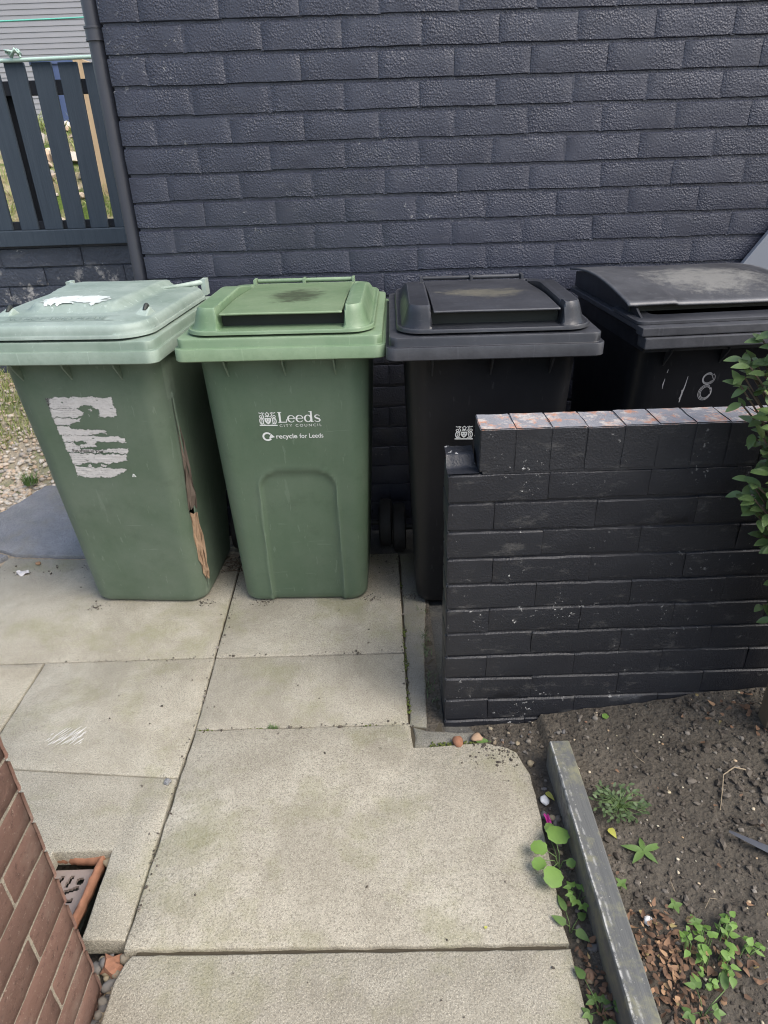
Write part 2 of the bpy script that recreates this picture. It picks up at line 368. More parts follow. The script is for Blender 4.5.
M['white'] = plain('white_trim', (0.75, 0.76, 0.76), 0.5, 0.05)
M['bluebit'] = plain('dark_blue_plastic', (0.035, 0.06, 0.14), 0.5)
M['scuff'] = plain('white_paint_scuff', (0.62, 0.61, 0.58), 0.9, 0.15, 60)

def bankmat():
    t = NT('rough_grassy_earth')
    c = t.mix(t.ramp(t.noise(7, 7, 0.7), [(0.35, 0), (0.65, 1)]), (0.30, 0.25, 0.13), (0.58, 0.50, 0.33))  # bright light on the bank is put into these raised tones
    c = t.mix(t.ramp(t.noise(4, 6, 0.7), [(0.45, 0), (0.58, 1)]), c, (0.13, 0.19, 0.045))
    return t.out(c, 0.95, t.bump(t.noise(30, 8, 0.8), 1.0, 0.05), 0.1)
M['bank'] = bankmat()
M['earth'] = plain('brown_earth', (0.10, 0.085, 0.065), 0.95, 0.3, 4, 0.1)
def gravelbase():
    t = NT('gravel_bed')
    c = t.mix(t.noise(60, 6, 0.75), (0.20, 0.165, 0.12), (0.42, 0.36, 0.27))
    c = t.mix(t.ramp(t.noise(3.0, 5), [(0.50, 0), (0.64, 0.8)]), c, (0.12, 0.16, 0.05))
    return t.out(c, 0.95, t.bump(t.voro(50), 1.0, 0.012), 0.2)
M['gravelbed'] = gravelbase()

# ------------------------------------------------------------------ bricks
def brick_cell(mb, P, u0, u1, v0, v1, dtop, dside, amp, seed, mi=0, bow=0.0, wob=0.0015):
    """one brick face as a little pillow: P(u, v, d) maps to the world, d = depth behind the face"""
    nu = max(4, int((u1-u0)/0.028)); nv = max(3, int((v1-v0)/0.024))
    g = {}
    jz = [random.uniform(-wob, wob) for _ in range(4)]
    off = random.uniform(-amp, amp)*0.8
    tu, tv = random.uniform(-amp, amp), random.uniform(-amp, amp)
    vs = []
    for j in range(-1, nv+2):
        for i in range(-1, nu+2):
            fi = min(max(i, 0), nu)/nu; fj = min(max(j, 0), nv)/nv
            u = u0 + 0.003 + fi*(u1-u0-0.006); v = v0 + 0.0035 + fj*(v1-v0-0.007)
            v += (jz[0]*(1-fi) + jz[1]*fi)*(1-fj) + (jz[2]*(1-fi) + jz[3]*fi)*fj
            if j <= 0 or j >= nv: v += nz(u*38, v*10+seed, 1)*wob*1.3
            if i <= 0 or i >= nu: u += nz(v*38, u*10+seed, 3)*wob*1.3
            d = off + tu*(fi-.5) + tv*(fj-.5) + nz(u*26, v*26, seed*.37)*amp*1.2
            # soften the arris
            e = min(fi, 1-fi)*nu; f = min(fj, 1-fj)*nv
            if i < 0: u -= 0.003
            if i > nu: u += 0.003
            if j < 0: v -= 0.0035
            if j > nv: v += 0.0035
            if i < 0 or i > nu: d += dside
            if j < 0 or j > nv: d += dtop
            if 0 <= i <= nu and 0 <= j <= nv and (i in (0, nu) or j in (0, nv)): d += 0.0012
            vs.append(P(u, v, d))
    w = nu+3
    fs = [(j*w+i, j*w+i+1, (j+1)*w+i+1, (j+1)*w+i) for j in range(nv+2) for i in range(nu+2)]
    mb.add(vs, fs, mi)

# ------------------------------------------------------------------ ground and paving
def slab(mb, poly, z0, z1, tilt=(0, 0), wob=0.002, bev=0.004, rough_edge=True):
    """a paving slab: outline subdivided, edge worn, top bevelled"""
    pts = []
    n = len(poly)
    for i in range(n):
        a = Vector(poly[i]); b = Vector(poly[(i+1) % n]); L = (b-a).length; k = max(1, int(L/0.03))
        nrm = Vector((b.y-a.y, a.x-b.x)).normalized()
        for q in range(k):
            p = a.lerp(b, q/k)
            if rough_edge: p = p + nrm*(nz(p.x*25, p.y*25, z1*9)*wob)
            pts.append(p)
    cx = sum(p.x for p in pts)/len(pts); cy = sum(p.y for p in pts)/len(pts)
    def ring(ins, z):
        out = []
        m = len(pts)
        for i, p in enumerate(pts):
            t = (pts[(i+1) % m] - pts[i-1]).normalized(); nn = Vector((-t.y, t.x))
            q = p + nn*ins
            out.append((q.x, q.y, z + tilt[0]*(q.x-cx) + tilt[1]*(q.y-cy) + (nz(p.x*40, p.y*40, 5)*0.0016 if ins > 0.001 else 0)))
        return out
    mb.rings([ring(0, z0), ring(0, z1-bev), ring(bev*0.35, z1-bev*0.3), ring(bev*1.1, z1)], cap1=True)

mb = MB()
X0, X1 = -0.580, 0.055
slab(mb, [(-1.60, 1.787), (-0.5835, 1.783), (-0.597, 2.41), (-1.30, 2.44), (-1.595, 2.47)], -0.05, 0.000, wob=0.003)
slab(mb, [(-2.5, 1.787), (-1.608, 1.787), (-1.605, 2.33), (-2.5, 2.30)], -0.05, -0.002)
slab(mb, [(-0.5765, 1.7815), (0.0515, 1.777), (0.0535, 2.405), (-0.590, 2.41)], -0.05, 0.001)
slab(mb, [(-0.570, 1.460), (0.0505, 1.456), (0.0515, 1.7715), (-0.5760, 1.7755)], -0.05, 0.0005)
slab(mb, [(-1.148, 1.35), (-0.5815, 1.290), (-0.5735, 1.455), (-0.5805, 1.7775), (-1.145, 1.7815)], -0.05, 0.0005)
slab(mb, [(-2.5, 1.37), (-1.156, 1.3515), (-1.152, 1.7815), (-2.5, 1.7815)], -0.05, -0.001)
slab(mb, [(-1.40, 0.865), (-0.83, 0.865), (-0.83, 1.079), (-0.686, 1.079), (-0.681, 0.866), (-0.5865, 0.862), (-0.5820, 1.2865), (-1.148, 1.3465), (-1.40, 1.3465)], -0.05, 0.0)
slab(mb, [(-0.581, 0.842), (0.356, 0.826), (0.364, 1.06), (0.366, 1.20), (0.365, 1.262), (0.356, 1.300), (0.345, 1.338), (0.318, 1.356), (0.262, 1.376), (0.061, 1.366), (0.056, 1.453), (-0.569, 1.455)], -0.06, 0.002, wob=0.004)
slab(mb, [(-0.584, 0.30), (0.357, 0.30), (0.359, 0.815), (-0.560, 0.831), (-0.572, 0.815), (-0.583, 0.775)], -0.06, 0.0)
slab(mb, [(-0.584, -0.8), (0.357, -0.8), (0.357, 0.294), (-0.584, 0.294)], -0.06, 0.0)
# hairline moulded line is a real joint; small mossy concrete filler piece
pav = tag(mb.build('pavement', M['slab'], smooth=True, angle=45), kind='structure')

mb = MB()
for a in ((-2.5, -0.60, 1.36, 2.42), (-0.61, 0.15, 1.36, 2.41), (-1.4, -0.83, .87, 1.36), (-0.68, -0.585, 0.875, 1.36), (-0.555, 0.352, 0.30, 1.36)):
    mb.grid(lambda u, v: (a[0]+u*(a[1]-a[0]), a[2]+v*(a[3]-a[2]), -0.011+nz((a[0]+u*2)*20, v*30)*0.002), 40, 40)
tag(mb.build('joint_dirt', M['joint'], smooth=True), kind='structure')
mb = MB()
slab(mb, [(0.063, 1.372), (0.262, 1.379), (0.255, 1.425), (0.160, 1.432), (0.106, 1.438), (0.064, 1.452)], -0.05, -0.006, wob=0.006, bev=0.008)
slab(mb, [(0.0555, 1.457), (0.104, 1.447), (0.117, 1.75), (0.142, 2.05), (0.150, 2.41), (0.061, 2.41)], -0.05, -0.004, wob=0.004)
tag(mb.build('kerb_edging', M['kerb'], smooth=True, angle=45), kind='structure')

mb = MB()
mb.grid(lambda u, v: (-0.62+u*2.6, 2.412+v*0.25, -0.012+nz(u*9, v*3)*0.003), 60, 8)
mb.grid(lambda u, v: (0.10+u*1.9, 1.40+v*1.01, -0.022+nz(u*12, v*9)*0.006), 80, 40)
tag(mb.build('yard_ground', M['yard'], smooth=True), kind='structure')

mb = MB()
mb.grid(lambda u, v: (-30+u*60, -25+v*60, -0.14), 4, 4)
tag(mb.build('ground', M['earth']), kind='structure')

def soil_z(x, y):
    k = 0.4 + 0.6*min(1.0, max(0.0, (y-0.6)/0.86))
    z = 0.125*max(0.0, x-0.2)**1.4*k
    z += nz(x*5, y*5)*0.012 + nz(x*17, y*17, 2)*0.007 + nz(x*45, y*45, 4)*0.004
    if x < 0.43: z -= 0.022
    z -= 0.012*sstep(0.35, 0.10, x)
    return z
mb = MB()
SX0, SX1, SY0, SY1 = 0.15, 2.6, -0.6, 1.458
mb.grid(lambda u, v: (SX0+u*(SX1-SX0), SY0+v*(SY1-SY0), soil_z(SX0+u*(SX1-SX0), SY0+v*(SY1-SY0))), 240, 210)
# strip of earth between edging and garden wall, and the earth in the drain channel
mb.grid(lambda u, v: (0.10+u*0.055, 1.42+v*0.98, -0.010+nz(u*2, v*30)*0.004), 4, 60)
mb.grid(lambda u, v: (-1.0+u*0.42, 0.2+v*0.95, -0.105+0.050*sstep(.872, .858, .2+v*.95)+nz(u*9, v*18)*0.008), 24, 50)
soil = tag(mb.build('soil', M['soil'], smooth=True), kind='structure')

SLATE = [(-1.575, 2.492), (-1.30, 2.462), (-0.95, 2.47), (-0.98, 2.80), (-1.40, 3.12), (-1.66, 3.19), (-1.735, 3.17), (-1.80, 2.95), (-1.86, 2.83), (-1.84, 2.62)]
def inpoly(x, y, P):
    c = False; j = len(P)-1
    for i in range(len(P)):
        if (P[i][1] > y) != (P[j][1] > y) and x < (P[j][0]-P[i][0])*(y-P[i][1])/(P[j][1]-P[i][1])+P[i][0]: c = not c
        j = i
    return c
def gravel_z(x, y):
    t = sstep(3.12, 3.85, y)
    return -0.012 + 0.42*t + nz(x*3, y*3)*0.02*t
mb = MB()
mb.grid(lambda u, v: (-6+u*5.42, 2.40+v*1.62, gravel_z(-6+u*5.42, 2.40+v*1.62)), 120, 60)
tag(mb.build('gravel_path', M['gravelbed'], smooth=True), kind='structure')

def bank_z(x, y):
    return 0.42 + min(1.32, 0.42*max(0, y-4.0)) + nz(x*1.1, y*1.1)*0.14 + nz(x*4, y*4)*0.05
mb = MB()
mb.grid(lambda u, v: (-9+u*8.2, 3.98+v*5.2, bank_z(-9+u*8.2, 3.98+v*5.2)), 130, 90)
tag(mb.build('grass_bank', M['bank'], smooth=True), kind='structure')

# loose stones: low-poly pebbles
_ico = bmesh.new(); bmesh.ops.create_icosphere(_ico, subdivisions=2, radius=1.0)
ICO_V = [v.co.copy() for v in _ico.verts]; _ico.verts.index_update()
ICO_F = [tuple(v.index for v in f.verts) for f in _ico.faces]; _ico.free()
_ico = bmesh.new(); bmesh.ops.create_icosphere(_ico, subdivisions=1, radius=1.0)
ICO1_V = [v.co.copy() for v in _ico.verts]; _ico.verts.index_update()
ICO1_F = [tuple(v.index for v in f.verts) for f in _ico.faces]; _ico.free()
def stone(mb, p, r, flat=0.6, mi=0, lo=False, ang=0.35):
    s = random.random()*100
    sc = Vector((random.uniform(.7, 1.35), random.uniform(.7, 1.1), flat*random.uniform(.7, 1.2)))*r
    m = Matrix.Rotation(random.uniform(0, 6.3), 3, 'Z') @ Matrix.Rotation(random.uniform(-.3, .3), 3, 'X')
    V_, F_ = (ICO1_V, ICO1_F) if lo else (ICO_V, ICO_F)
    vs = []
    for v in V_:
        k = 1 + nz(v.x*1.3+s, v.y*1.3, v.z*1.3)*ang*1.3
        q = Vector((v.x*sc.x, v.y*sc.y, v.z*sc.z))*k
        vs.append(tuple(Vector(p) + m @ q))
    mb.add(vs, F_, mi)

mb = MB()
for _ in range(5200):
    x = random.uniform(-2.75, -1.45); y = random.uniform(2.62, 3.80)
    g = nz(x*1.7, y*1.7, 9)
    if y > 3.5 and random.random() < 0.6: continue
    if inpoly(x-.012, y+.012, SLATE): continue
    r = random.uniform(0.006, 0.019)
    stone(mb, (x, y, gravel_z(x, y)+r*0.25), r, lo=True)
tag(mb.build('gravel', M['gravel'], smooth=True), kind='stuff')

def blade(mb, p, h, lean, w=0.003, az=None):
    a = random.uniform(0, 6.283) if az is None else az
    d = Vector((math.cos(a), math.sin(a), 0)); s = Vector((-d.y, d.x, 0))*w
    p = Vector(p); vs = []
    for k in range(4):
        t = k/3
        c = p + d*(lean*h*t*t) + Vector((0, 0, h*t*(1-0.25*lean*t)))
        ww = (1-t*0.92)
        vs += [c - s*ww, c + s*ww]
    mb.add(vs, [(0, 1, 3, 2), (2, 3, 5, 4), (4, 5, 7, 6)])
mb = MB()
for _ in range(7500):
    x = random.uniform(-3.2, -1.35); y = random.uniform(3.15, 3.83)
    if nz(x*2.4, y*2.4, 3) + (y-3.42)*1.2 < 0.0: continue
    blade(mb, (x, y, gravel_z(x, y)-0.005), random.uniform(.03, .09), random.uniform(.2, 1.0), 0.003)
for _ in range(13000):
    x = random.uniform(-5.2, -1.2); y = random.uniform(4.02, 8.6)
    if nz(x*1.5, y*1.5, 7) < -0.04: continue
    blade(mb, (x, y, bank_z(x, y)-0.01), random.uniform(.05, .2), random.uniform(.2, 1.2), 0.006)
tag(mb.build('grass', M['grass']), kind='stuff')
mb = MB()
for _ in range(420):
    x = random.uniform(-4.6, -1.3); y = random.uniform(4.1, 8.0)
    if nz(x*1.1, y*1.1, 17) < 0.0: continue
    r = random.uniform(.03, .11)
    stone(mb, (x, y, bank_z(x, y)+r*.2), r, lo=True)
tag(mb.build('rubble', M['gravel'], smooth=False), kind='stuff')

# slate slabs beside the gravel
mb = MB()
slab(mb, SLATE, -0.05, 0.006, wob=0.006, bev=0.006)
tag(mb.build('slate_slab', M['slate'], smooth=True, angle=40), 'broad grey-blue slate slab beside the buff gravel behind the torn-label bin', 'slate slab')
mb = MB()
slab(mb, [(-1.93, 2.30), (-1.615, 2.345), (-1.63, 2.43), (-1.60, 2.478), (-1.64, 2.50), (-1.86, 2.60), (-1.98, 2.55)], -0.03, 0.010, wob=0.010, bev=0.005)
tag(mb.build('slate_slab', M['slate'], smooth=True, angle=40), 'small dark slate piece at the left edge against the concrete paving corner', 'slate slab')

# ------------------------------------------------------------------ main painted brick wall
BL, BH = 0.2495, 0.0857
mb = MB(); YF = 2.62
wx0, wx1 = -0.842, 2.6
Pm = lambda u, v, d: (u, YF+d, v)
mb.box(wx0+0.007, wx1, YF+0.0078, YF+0.24, -0.13, 3.10, 0)
zc = 1.848 - 22*BH; row = 0
while zc < 3.05:
    off = (-0.718 if row % 2 == 0 else -0.589)
    k = -2
    xs = []
    x = off - 3*BL
    while x < wx1 + BL: xs.append(x); x += BL + random.uniform(-.004, .004)
    # rows line up with the joints of the photograph
    for a, b in zip(xs[:-1], xs[1:]):
        a2, b2 = max(a, wx0), min(b, wx1)
        if b2 - a2 < 0.02: continue
        e = random.uniform(-.0015, .0015)
        brick_cell(mb, Pm, a2+0.0008, b2-0.0008, zc+0.0045+e*.5, zc+BH-0.0025+e*.5, 0.0092, 0.0027, 0.0016, row*1.7, wob=0.0016)
        # painted-over perpend
        if b2 < wx1-0.03:
            mb.grid(lambda u, v: (b2-0.007+u*0.014, YF+0.0026+nz(v*5+row, b2*9)*0.0010, zc+0.006+v*(BH-0.010)), 1, 4)
    zc += BH; row += 1
tag(mb.build('brick_wall', M['wallpaint'], smooth=True, angle=50), 'tall slate-blue painted brick wall standing behind all four bins', 'wall')

# downpipe at the wall's corner
root = empty('downpipe', (-0.878, 2.675, 0), 0, 'dark grey drainpipe running up the left corner of the painted wall', 'drainpipe')
mb = MB(); mb.tube([(0, 0, -0.1), (0, 0, 1.0), (0, 0, 3.0)], 0.0275, 24); mb.build('pipe', M['pipe'], root, smooth=True, angle=40)
mb = MB()
for a, b, r in ((1.815, 1.850, 0.0315), (1.813, 1.819, 0.034), (1.846, 1.852, 0.034)): mb.tube([(0, 0, a), (0, 0, b)], r, 24)
mb.build('pipe_collar', M['pipe'], root, smooth=True, angle=40)
mb = MB(); mb.box(-0.02, 0.045, 0.026, 0.04, 1.825, 1.845); mb.build('bracket', M['pipe'], root)

# ------------------------------------------------------------------ low wall with fence
YL = 3.85
mb = MB(); Pl = lambda u, v, d: (u, YL+d, v)
mb.box(-5.0, -0.9, YL+0.011, YL+0.2, -0.13, 1.080)
zc = 1.075; row = 0
while zc > 0.2:
    x = -5.0 + (0.21 if row % 2 else 0.0)
    while x < -0.92:
        brick_cell(mb, Pl, x+.001, min(x+0.43, -0.9)-.001, zc-0.098, zc-0.004, 0.012, 0.004, 0.004, row*2.3+50)
        x += 0.43
    zc -= 0.098; row += 1
tag(mb.build('garden_wall', M['lowpaint'], smooth=True, angle=50), 'low dark block wall with white peeling patches under the picket fence', 'wall')

fr = empty('picket_fence', (-1.6, YL, 1.08), 0, 'dark blue-grey painted picket fence on the low peeling wall', 'fence')
def fpart(name, x0, x1, y0, y1, z0, z1, mat, bev=0.003):
    m = MB(); m.box(x0+1.6, x1+1.6, y0, y1, z0-1.08, z1-1.08); return m.build(name, mat, fr, bevel=bev)
fpart('sill_board', -5.0, -0.93, -0.035, 0.09, 1.084, 1.158, M['fence'])
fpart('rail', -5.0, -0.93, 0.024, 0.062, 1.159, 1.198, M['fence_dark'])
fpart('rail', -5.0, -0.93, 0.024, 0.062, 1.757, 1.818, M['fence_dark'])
cen = [-1.675, -1.552, -1.430, -1.308, -1.186, -1.06, -1.80, -1.93, -2.055, -2.18, -2.305, -2.43, -2.555, -2.68, -2.80, -2.93]
for i, cx in enumerate(cen):
    w = random.uniform(.0445, .0465); lean = random.uniform(-.006, .006); top = 1.885 + random.uniform(-.006, .006)
    m = MB()
    m.add([(cx-w-lean+1.6, 0, .079), (cx+w-lean+1.6, 0, .079), (cx+w-lean+1.6, .021, .079), (cx-w-lean+1.6, .021, .079),
           (cx-w+lean+1.6, 0, top-1.08), (cx+w+lean+1.6, 0, top-1.08), (cx+w+lean+1.6, .021, top-1.08), (cx-w+lean+1.6, .021, top-1.08)],
          [(0, 3, 2, 1), (4, 5, 6, 7), (0, 1, 5, 4), (1, 2, 6, 5), (2, 3, 7, 6), (3, 0, 4, 7)])
    m.build('picket', M['fence'], fr, bevel=0.003)
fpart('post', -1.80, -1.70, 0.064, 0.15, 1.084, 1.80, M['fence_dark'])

# pale cord along the fence top with a knot, and the turquoise washing line
mb = MB()
mb.tube([(-2.6, 3.84, 1.898), (-2.0, 3.84, 1.897), (-1.70, 3.84, 1.896), (-1.3, 3.84, 1.900), (-1.235, 3.84, 1.902)], 0.0085, 10)
for k in range(5):
    a = k*1.3
    mb.tube([(-1.66+.03*math.cos(a+q*1.1), 3.835+.02*math.sin(a*2+q), 1.905+.035*abs(math.sin(a+q*1.4))) for q in range(5)], 0.005, 6)
tag(mb.build('plastic_tube', M['palecord'], smooth=True), 'pale green plastic tube knotted along the top of the picket fence', 'tube')
mb = MB()
mb.tube([(-4.5+i*0.16, 4.4, 2.125+0.0006*(i-10)**2*0.2) for i in range(21)], 0.0042, 8)
tag(mb.build('washing_line', M['cord'], smooth=True), 'thin turquoise washing line stretched above the picket fence', 'washing line')

# plank and blue tub on the bank behind the fence
mb = MB()
mb.add([(-2.13, 5.90, 1.10), (-1.99, 5.88, 1.10), (-1.99, 5.93, 1.10), (-2.13, 5.95, 1.10), (-2.12, 5.84, 2.13), (-1.97, 5.82, 2.08), (-1.97, 5.87, 2.08), (-2.12, 5.89, 2.13)],
       [(0, 3, 2, 1), (4, 5, 6, 7), (0, 1, 5, 4), (1, 2, 6, 5), (2, 3, 7, 6), (3, 0, 4, 7)])
tag(mb.build('timber_plank', M['newwood'], bevel=0.003), 'pale bare timber plank standing on the bank behind the picket fence', 'plank')
mb = MB()
mb.rings([[(-2.84+r*math.cos(a*math.pi/12), 7.3+r*math.sin(a*math.pi/12), z) for a in range(24)] for r, z in ((.13, 1.5), (.17, 2.22), (.185, 2.22), (.185, 2.26), (.165, 2.26), (.12, 1.55))], cap0=True)
tag(mb.build('plastic_tub', M['bluebit'], smooth=True, angle=40), 'dark blue plastic tub on the bank half hidden behind the picket fence', 'tub')

# grey clad building far behind
br = empty('shed_building', (-5.0, 9.2, 1.5), 0, 'grey clad outbuilding beyond the garden behind the fence', 'building')
mb = MB()
mb.box(-4.5, 2.03, 0.03, 3.0, -1.0, 3.6)
for k in range(86):
    z = -0.9 + k*0.052
    mb.add([(-4.5, 0.0, z), (2.03, 0.0, z), (2.03, 0.006, z+0.0515), (-4.5, 0.006, z+0.0515), (-4.5, 0.03, z), (2.03, 0.03, z)], [(0, 1, 2, 3), (4, 5, 1, 0)])
mb.build('wall', M['clad'], br)
mb = MB(); mb.box(2.032, 2.10, -0.03, 0.10, -1.0, 3.6); mb.build('corner_trim', M['white'], br)
mb = MB(); mb.box(-4.6, 2.2, -0.2, 3.1, 3.602, 3.72); mb.build('roof', M['slate'], br)
mb = MB(); mb.box(-0.60, -0.52, -0.03, 0.0, 0.2, 2.1); mb.build('batten', M['board'], br)

# ------------------------------------------------------------------ garden wall with brick-on-edge coping (front right)
YG = 1.46; gx0, gx1 = 0.155, 2.2
gr = empty('low_brick_wall', (gx0, YG, 0), 0, 'low black painted brick wall with a worn brick-on-edge top, in front of the black bins', 'wall')
mb = MB(); Pg = lambda u, v, d: (u-gx0, d, v)
mb.box(0.006, gx1-gx0, 0.008, 0.100, -0.13, 0.790)
zc = 0.795; row = 0; H_ = 0.0792
offs = [0.397, 0.27, 0.394, 0.518-.245, 0.389, 0.27, 0.39, 0.27, 0.40, 0.28, 0.39]
while zc > -0.1:
    xs = [gx0]; x = offs[row % len(offs)]
    while x < gx1: xs.append(x); x += 0.2445 + random.uniform(-.006, .006)
    xs.append(gx1)
    for a, b in zip(xs[:-1], xs[1:]):
        brick_cell(mb, Pg, a+.0005, b-.0005, zc-H_+.003, zc-.003, 0.0065, 0.0022, 0.0016, row*1.3+80)
    # end face bricks
    brick_cell(mb, lambda u, v, d: (d, u, v), 0.102, 0.002, zc-H_+.003, zc-.003, 0.004, 0.003, 0.0012, row+200)
    zc -= H_; row += 1
# flat mortar bed on the stepped end
mb.grid(lambda u, v: (-0.001+u*0.075, 0.001+v*0.1, 0.7955+nz(u*4, v*4, 8)*0.003+0.03*sstep(0.35, 0.55, v)*sstep(1.0, 0.9, u)), 10, 12)
mb.build('brickwork', M['gardenpaint'], gr, smooth=True, angle=50)
mb = MB()
x = 0.228; 
while x < gx1:
    w = random.uniform(0.079, 0.087)
    z1 = 0.905 + random.uniform(-.0012, .0012); y0 = random.uniform(-.0006, .0006); y1 = 0.103+random.uniform(-.002, .002)
    # subdivided box with jitter, one brick on edge
    nx_, ny_, nz_ = 4, 5, 6
    bmq = bmesh.new(); bmesh.ops.create_cube(bmq, size=1.0)
    bmesh.ops.subdivide_edges(bmq, edges=bmq.edges[:], cuts=4, use_grid_fill=True)
    bmesh.ops.bevel(bmq, geom=[e for e in bmq.edges if e.calc_face_angle(0) > 0.5], offset=0.022, segments=2, affect='EDGES')
    bmq.verts.index_update()
    vs = []
    for v in bmq.verts:
        px_ = x-gx0+w/2+v.co.x*(w-0.0010); py_ = (y0+y1)/2+v.co.y*(y1-y0); pz_ = (0.797+z1)/2+v.co.z*(z1-0.797)
        q = Vector((px_, py_, pz_)); s_ = noise.noise_vector(q*32+Vector((x*3, 0, 0)))*0.0018
        vs.append(q+s_)
    mb.add(vs, [tuple(v.index for v in f.verts) for f in bmq.faces]); bmq.free()
    x += w
mb.box(0.228-gx0+.008, gx1-gx0, 0.0015, 0.0985, 0.792, 0.9028)
mb.build('coping', M['coping'], gr, smooth=True, angle=50)

# ------------------------------------------------------------------ red brick house wall (front left)
mb = MB(); XR = -0.617
Pr = lambda u, v, d: (XR-d, u, v)
mb.box(-0.90, XR-0.0036, -1.2, 0.7840, -0.13, 1.24, 1)
zc = -0.120; row = 0
while zc < 1.22:
    ye = 0.787 + random.uniform(-.0012, .0012)
    y = ye; first = True
    while y > -1.2:
        L = 0.225 if (row % 2 == 0 or not first) else 0.107
        y0 = max(y-L, -1.2)
        brick_cell(mb, Pr, y0+.0022, y-.0022 if not first else y, zc+.0020, zc+.0737, 0.0050, 0.0050, 0.0006, row*1.9+300)
        if first:   # returns round the corner
            Lb = 0.107 if row % 2 == 0 else 0.225
            brick_cell(mb, lambda u, v, d: (u, ye-d, v), XR, XR-Lb+.004, zc+.0035, zc+.0722, 0.0050, 0.0050, 0.0006, row*1.9+301)
            brick_cell(mb, lambda u, v, d: (u, ye-d, v), XR-Lb-.005, XR-0.30, zc+.0035, zc+.0722, 0.0050, 0.0050, 0.0006, row*1.9+302)
        first = False; y = y0
    zc += 0.0757; row += 1
tag(mb.build('house_wall', [M['redbrick'], M['mortar']], smooth=True, angle=50), 'corner of a red brick house wall with pale mortar at bottom left', 'wall')

# ------------------------------------------------------------------ drain gully
gl = empty('drain_gully', (-0.79, 0.97, -0.09), 0, 'square drain grate in a broken terracotta surround beside the red brick wall', 'drain')
mb = MB()
def rough_bar(m, a, b, w, h, seed):
    a = Vector(a); b = Vector(b); d = (b-a).normalized(); s = Vector((-d.y, d.x, 0))
    def fn(u, v):
        p = a.lerp(b, u); ang = v*2*math.pi
        k = 1+nz(u*9, math.cos(ang)*1.2+seed, math.sin(ang))*0.22+nz(u*25, math.cos(ang)*2+seed, 4)*.22
        return tuple(p + s*(math.cos(ang)*w*k) + Vector((0, 0, math.sin(ang)*h*k)))
    m.grid(fn, 24, 10)
rough_bar(mb, (-0.09, 0.128, 0.052), (0.082, 0.113, 0.050), 0.014, 0.018, 1)
rough_bar(mb, (0.075, 0.125, 0.052), (0.058, -0.10, 0.050), 0.0095, 0.018, 5)
rough_bar(mb, (-0.09, -0.09, 0.03), (0.065, -0.09, 0.03), 0.014, 0.022, 9)
mb.build('surround', M['terracotta'], gl, smooth=True)
# grate with slots cut through: grid of cells, slot cells left open
mb = MB()
N = 52; hw = 0.078
def slot(u, v):
    if (u+.48)**2+(v-.62)**2 < .012 or (u-.62)**2+(v-.62)**2 < .015 or (u-.62)**2+(v+.62)**2 < .015: return True
    for (x, y, a, l, w) in ((.28, .62, 1.35, .2, .065), (-.02, .62, 1.35, .2, .065), (.42, .32, .35, .26, .07), (.30, -.02, 0.05, .30, .065), (.30, -.30, 0, .26, .06), (.05, -.62, 1.57, .2, .06), (.35, -.62, 1.57, .2, .06), (-.4, .0, 0.0, .26, .06), (-.4, .3, -.3, .26, .06), (-.4, -.3, .2, .26, .06)):
        du, dv = u-x, v-y; c, s = math.cos(a), math.sin(a)
        p, q = du*c+dv*s, -du*s+dv*c
        if abs(p) < l and abs(q) < w: return True
    return False
cells = [[not slot((i+.5)/N*2-1, (j+.5)/N*2-1) for i in range(N)] for j in range(N)]
vid = {}
def vv(i, j, k):
    key = (i, j, k)
    if key not in vid:
        vid[key] = len(mb.v); mb.v.append(((i/N*2-1)*hw-0.018, (j/N*2-1)*hw+0.018, 0.038 - k*0.008))
    return vid[key]
for j in range(N):
    for i in range(N):
        if not cells[j][i]: continue
        mb.f.append((vv(i, j, 0), vv(i+1, j, 0), vv(i+1, j+1, 0), vv(i, j+1, 0))); mb.mi.append(0)
        for di, dj, a, b in ((1, 0, (i+1, j), (i+1, j+1)), (-1, 0, (i, j+1), (i, j)), (0, 1, (i+1, j+1), (i, j+1)), (0, -1, (i, j), (i+1, j))):
            ii, jj = i+di, j+dj
            if not (0 <= ii < N and 0 <= jj < N and cells[jj][ii]):
                mb.f.append((vv(*a, 0), vv(*a, 1), vv(*b, 1), vv(*b, 0))); mb.mi.append(0)
mb.build('grate', M['grate'], gl)
mb = MB(); mb.box(-0.1, 0.062, -0.062, 0.098, -0.03, 0.006); mb.build('sump', M['slot_shade'], gl)

# pebbles and broken tile in the channel
mb = MB()
for _ in range(95):
    x = random.uniform(-0.655, -0.568); y = random.uniform(0.42, 0.855)
    if y < 0.8: x = -0.601 + random.uniform(-.012, .012)
    r = random.uniform(.006, .015)
    stone(mb, (x, y, -0.052+r*.4+random.uniform(0, .010)), r, .7)
for x, y, r in ((-0.622, 0.838, 0.016), (-0.585, 0.842, 0.016), (-0.602, 0.79, 0.014), (-0.592, 0.810, 0.013), (-0.604, 0.76, 0.013), (-0.70, 1.07, 0.012)):
    stone(mb, (x, y, -0.034), r, .7)
tag(mb.build('pebbles', M['pebble'], smooth=True), kind='stuff')
mb = MB()
stone(mb, (-0.606, 0.826, -0.036), 0.020, .8, ang=.7)
o = tag(mb.build('brick_fragment', M['terracotta']), 'broken orange brick fragment among pebbles by the house wall foot', 'brick fragment')

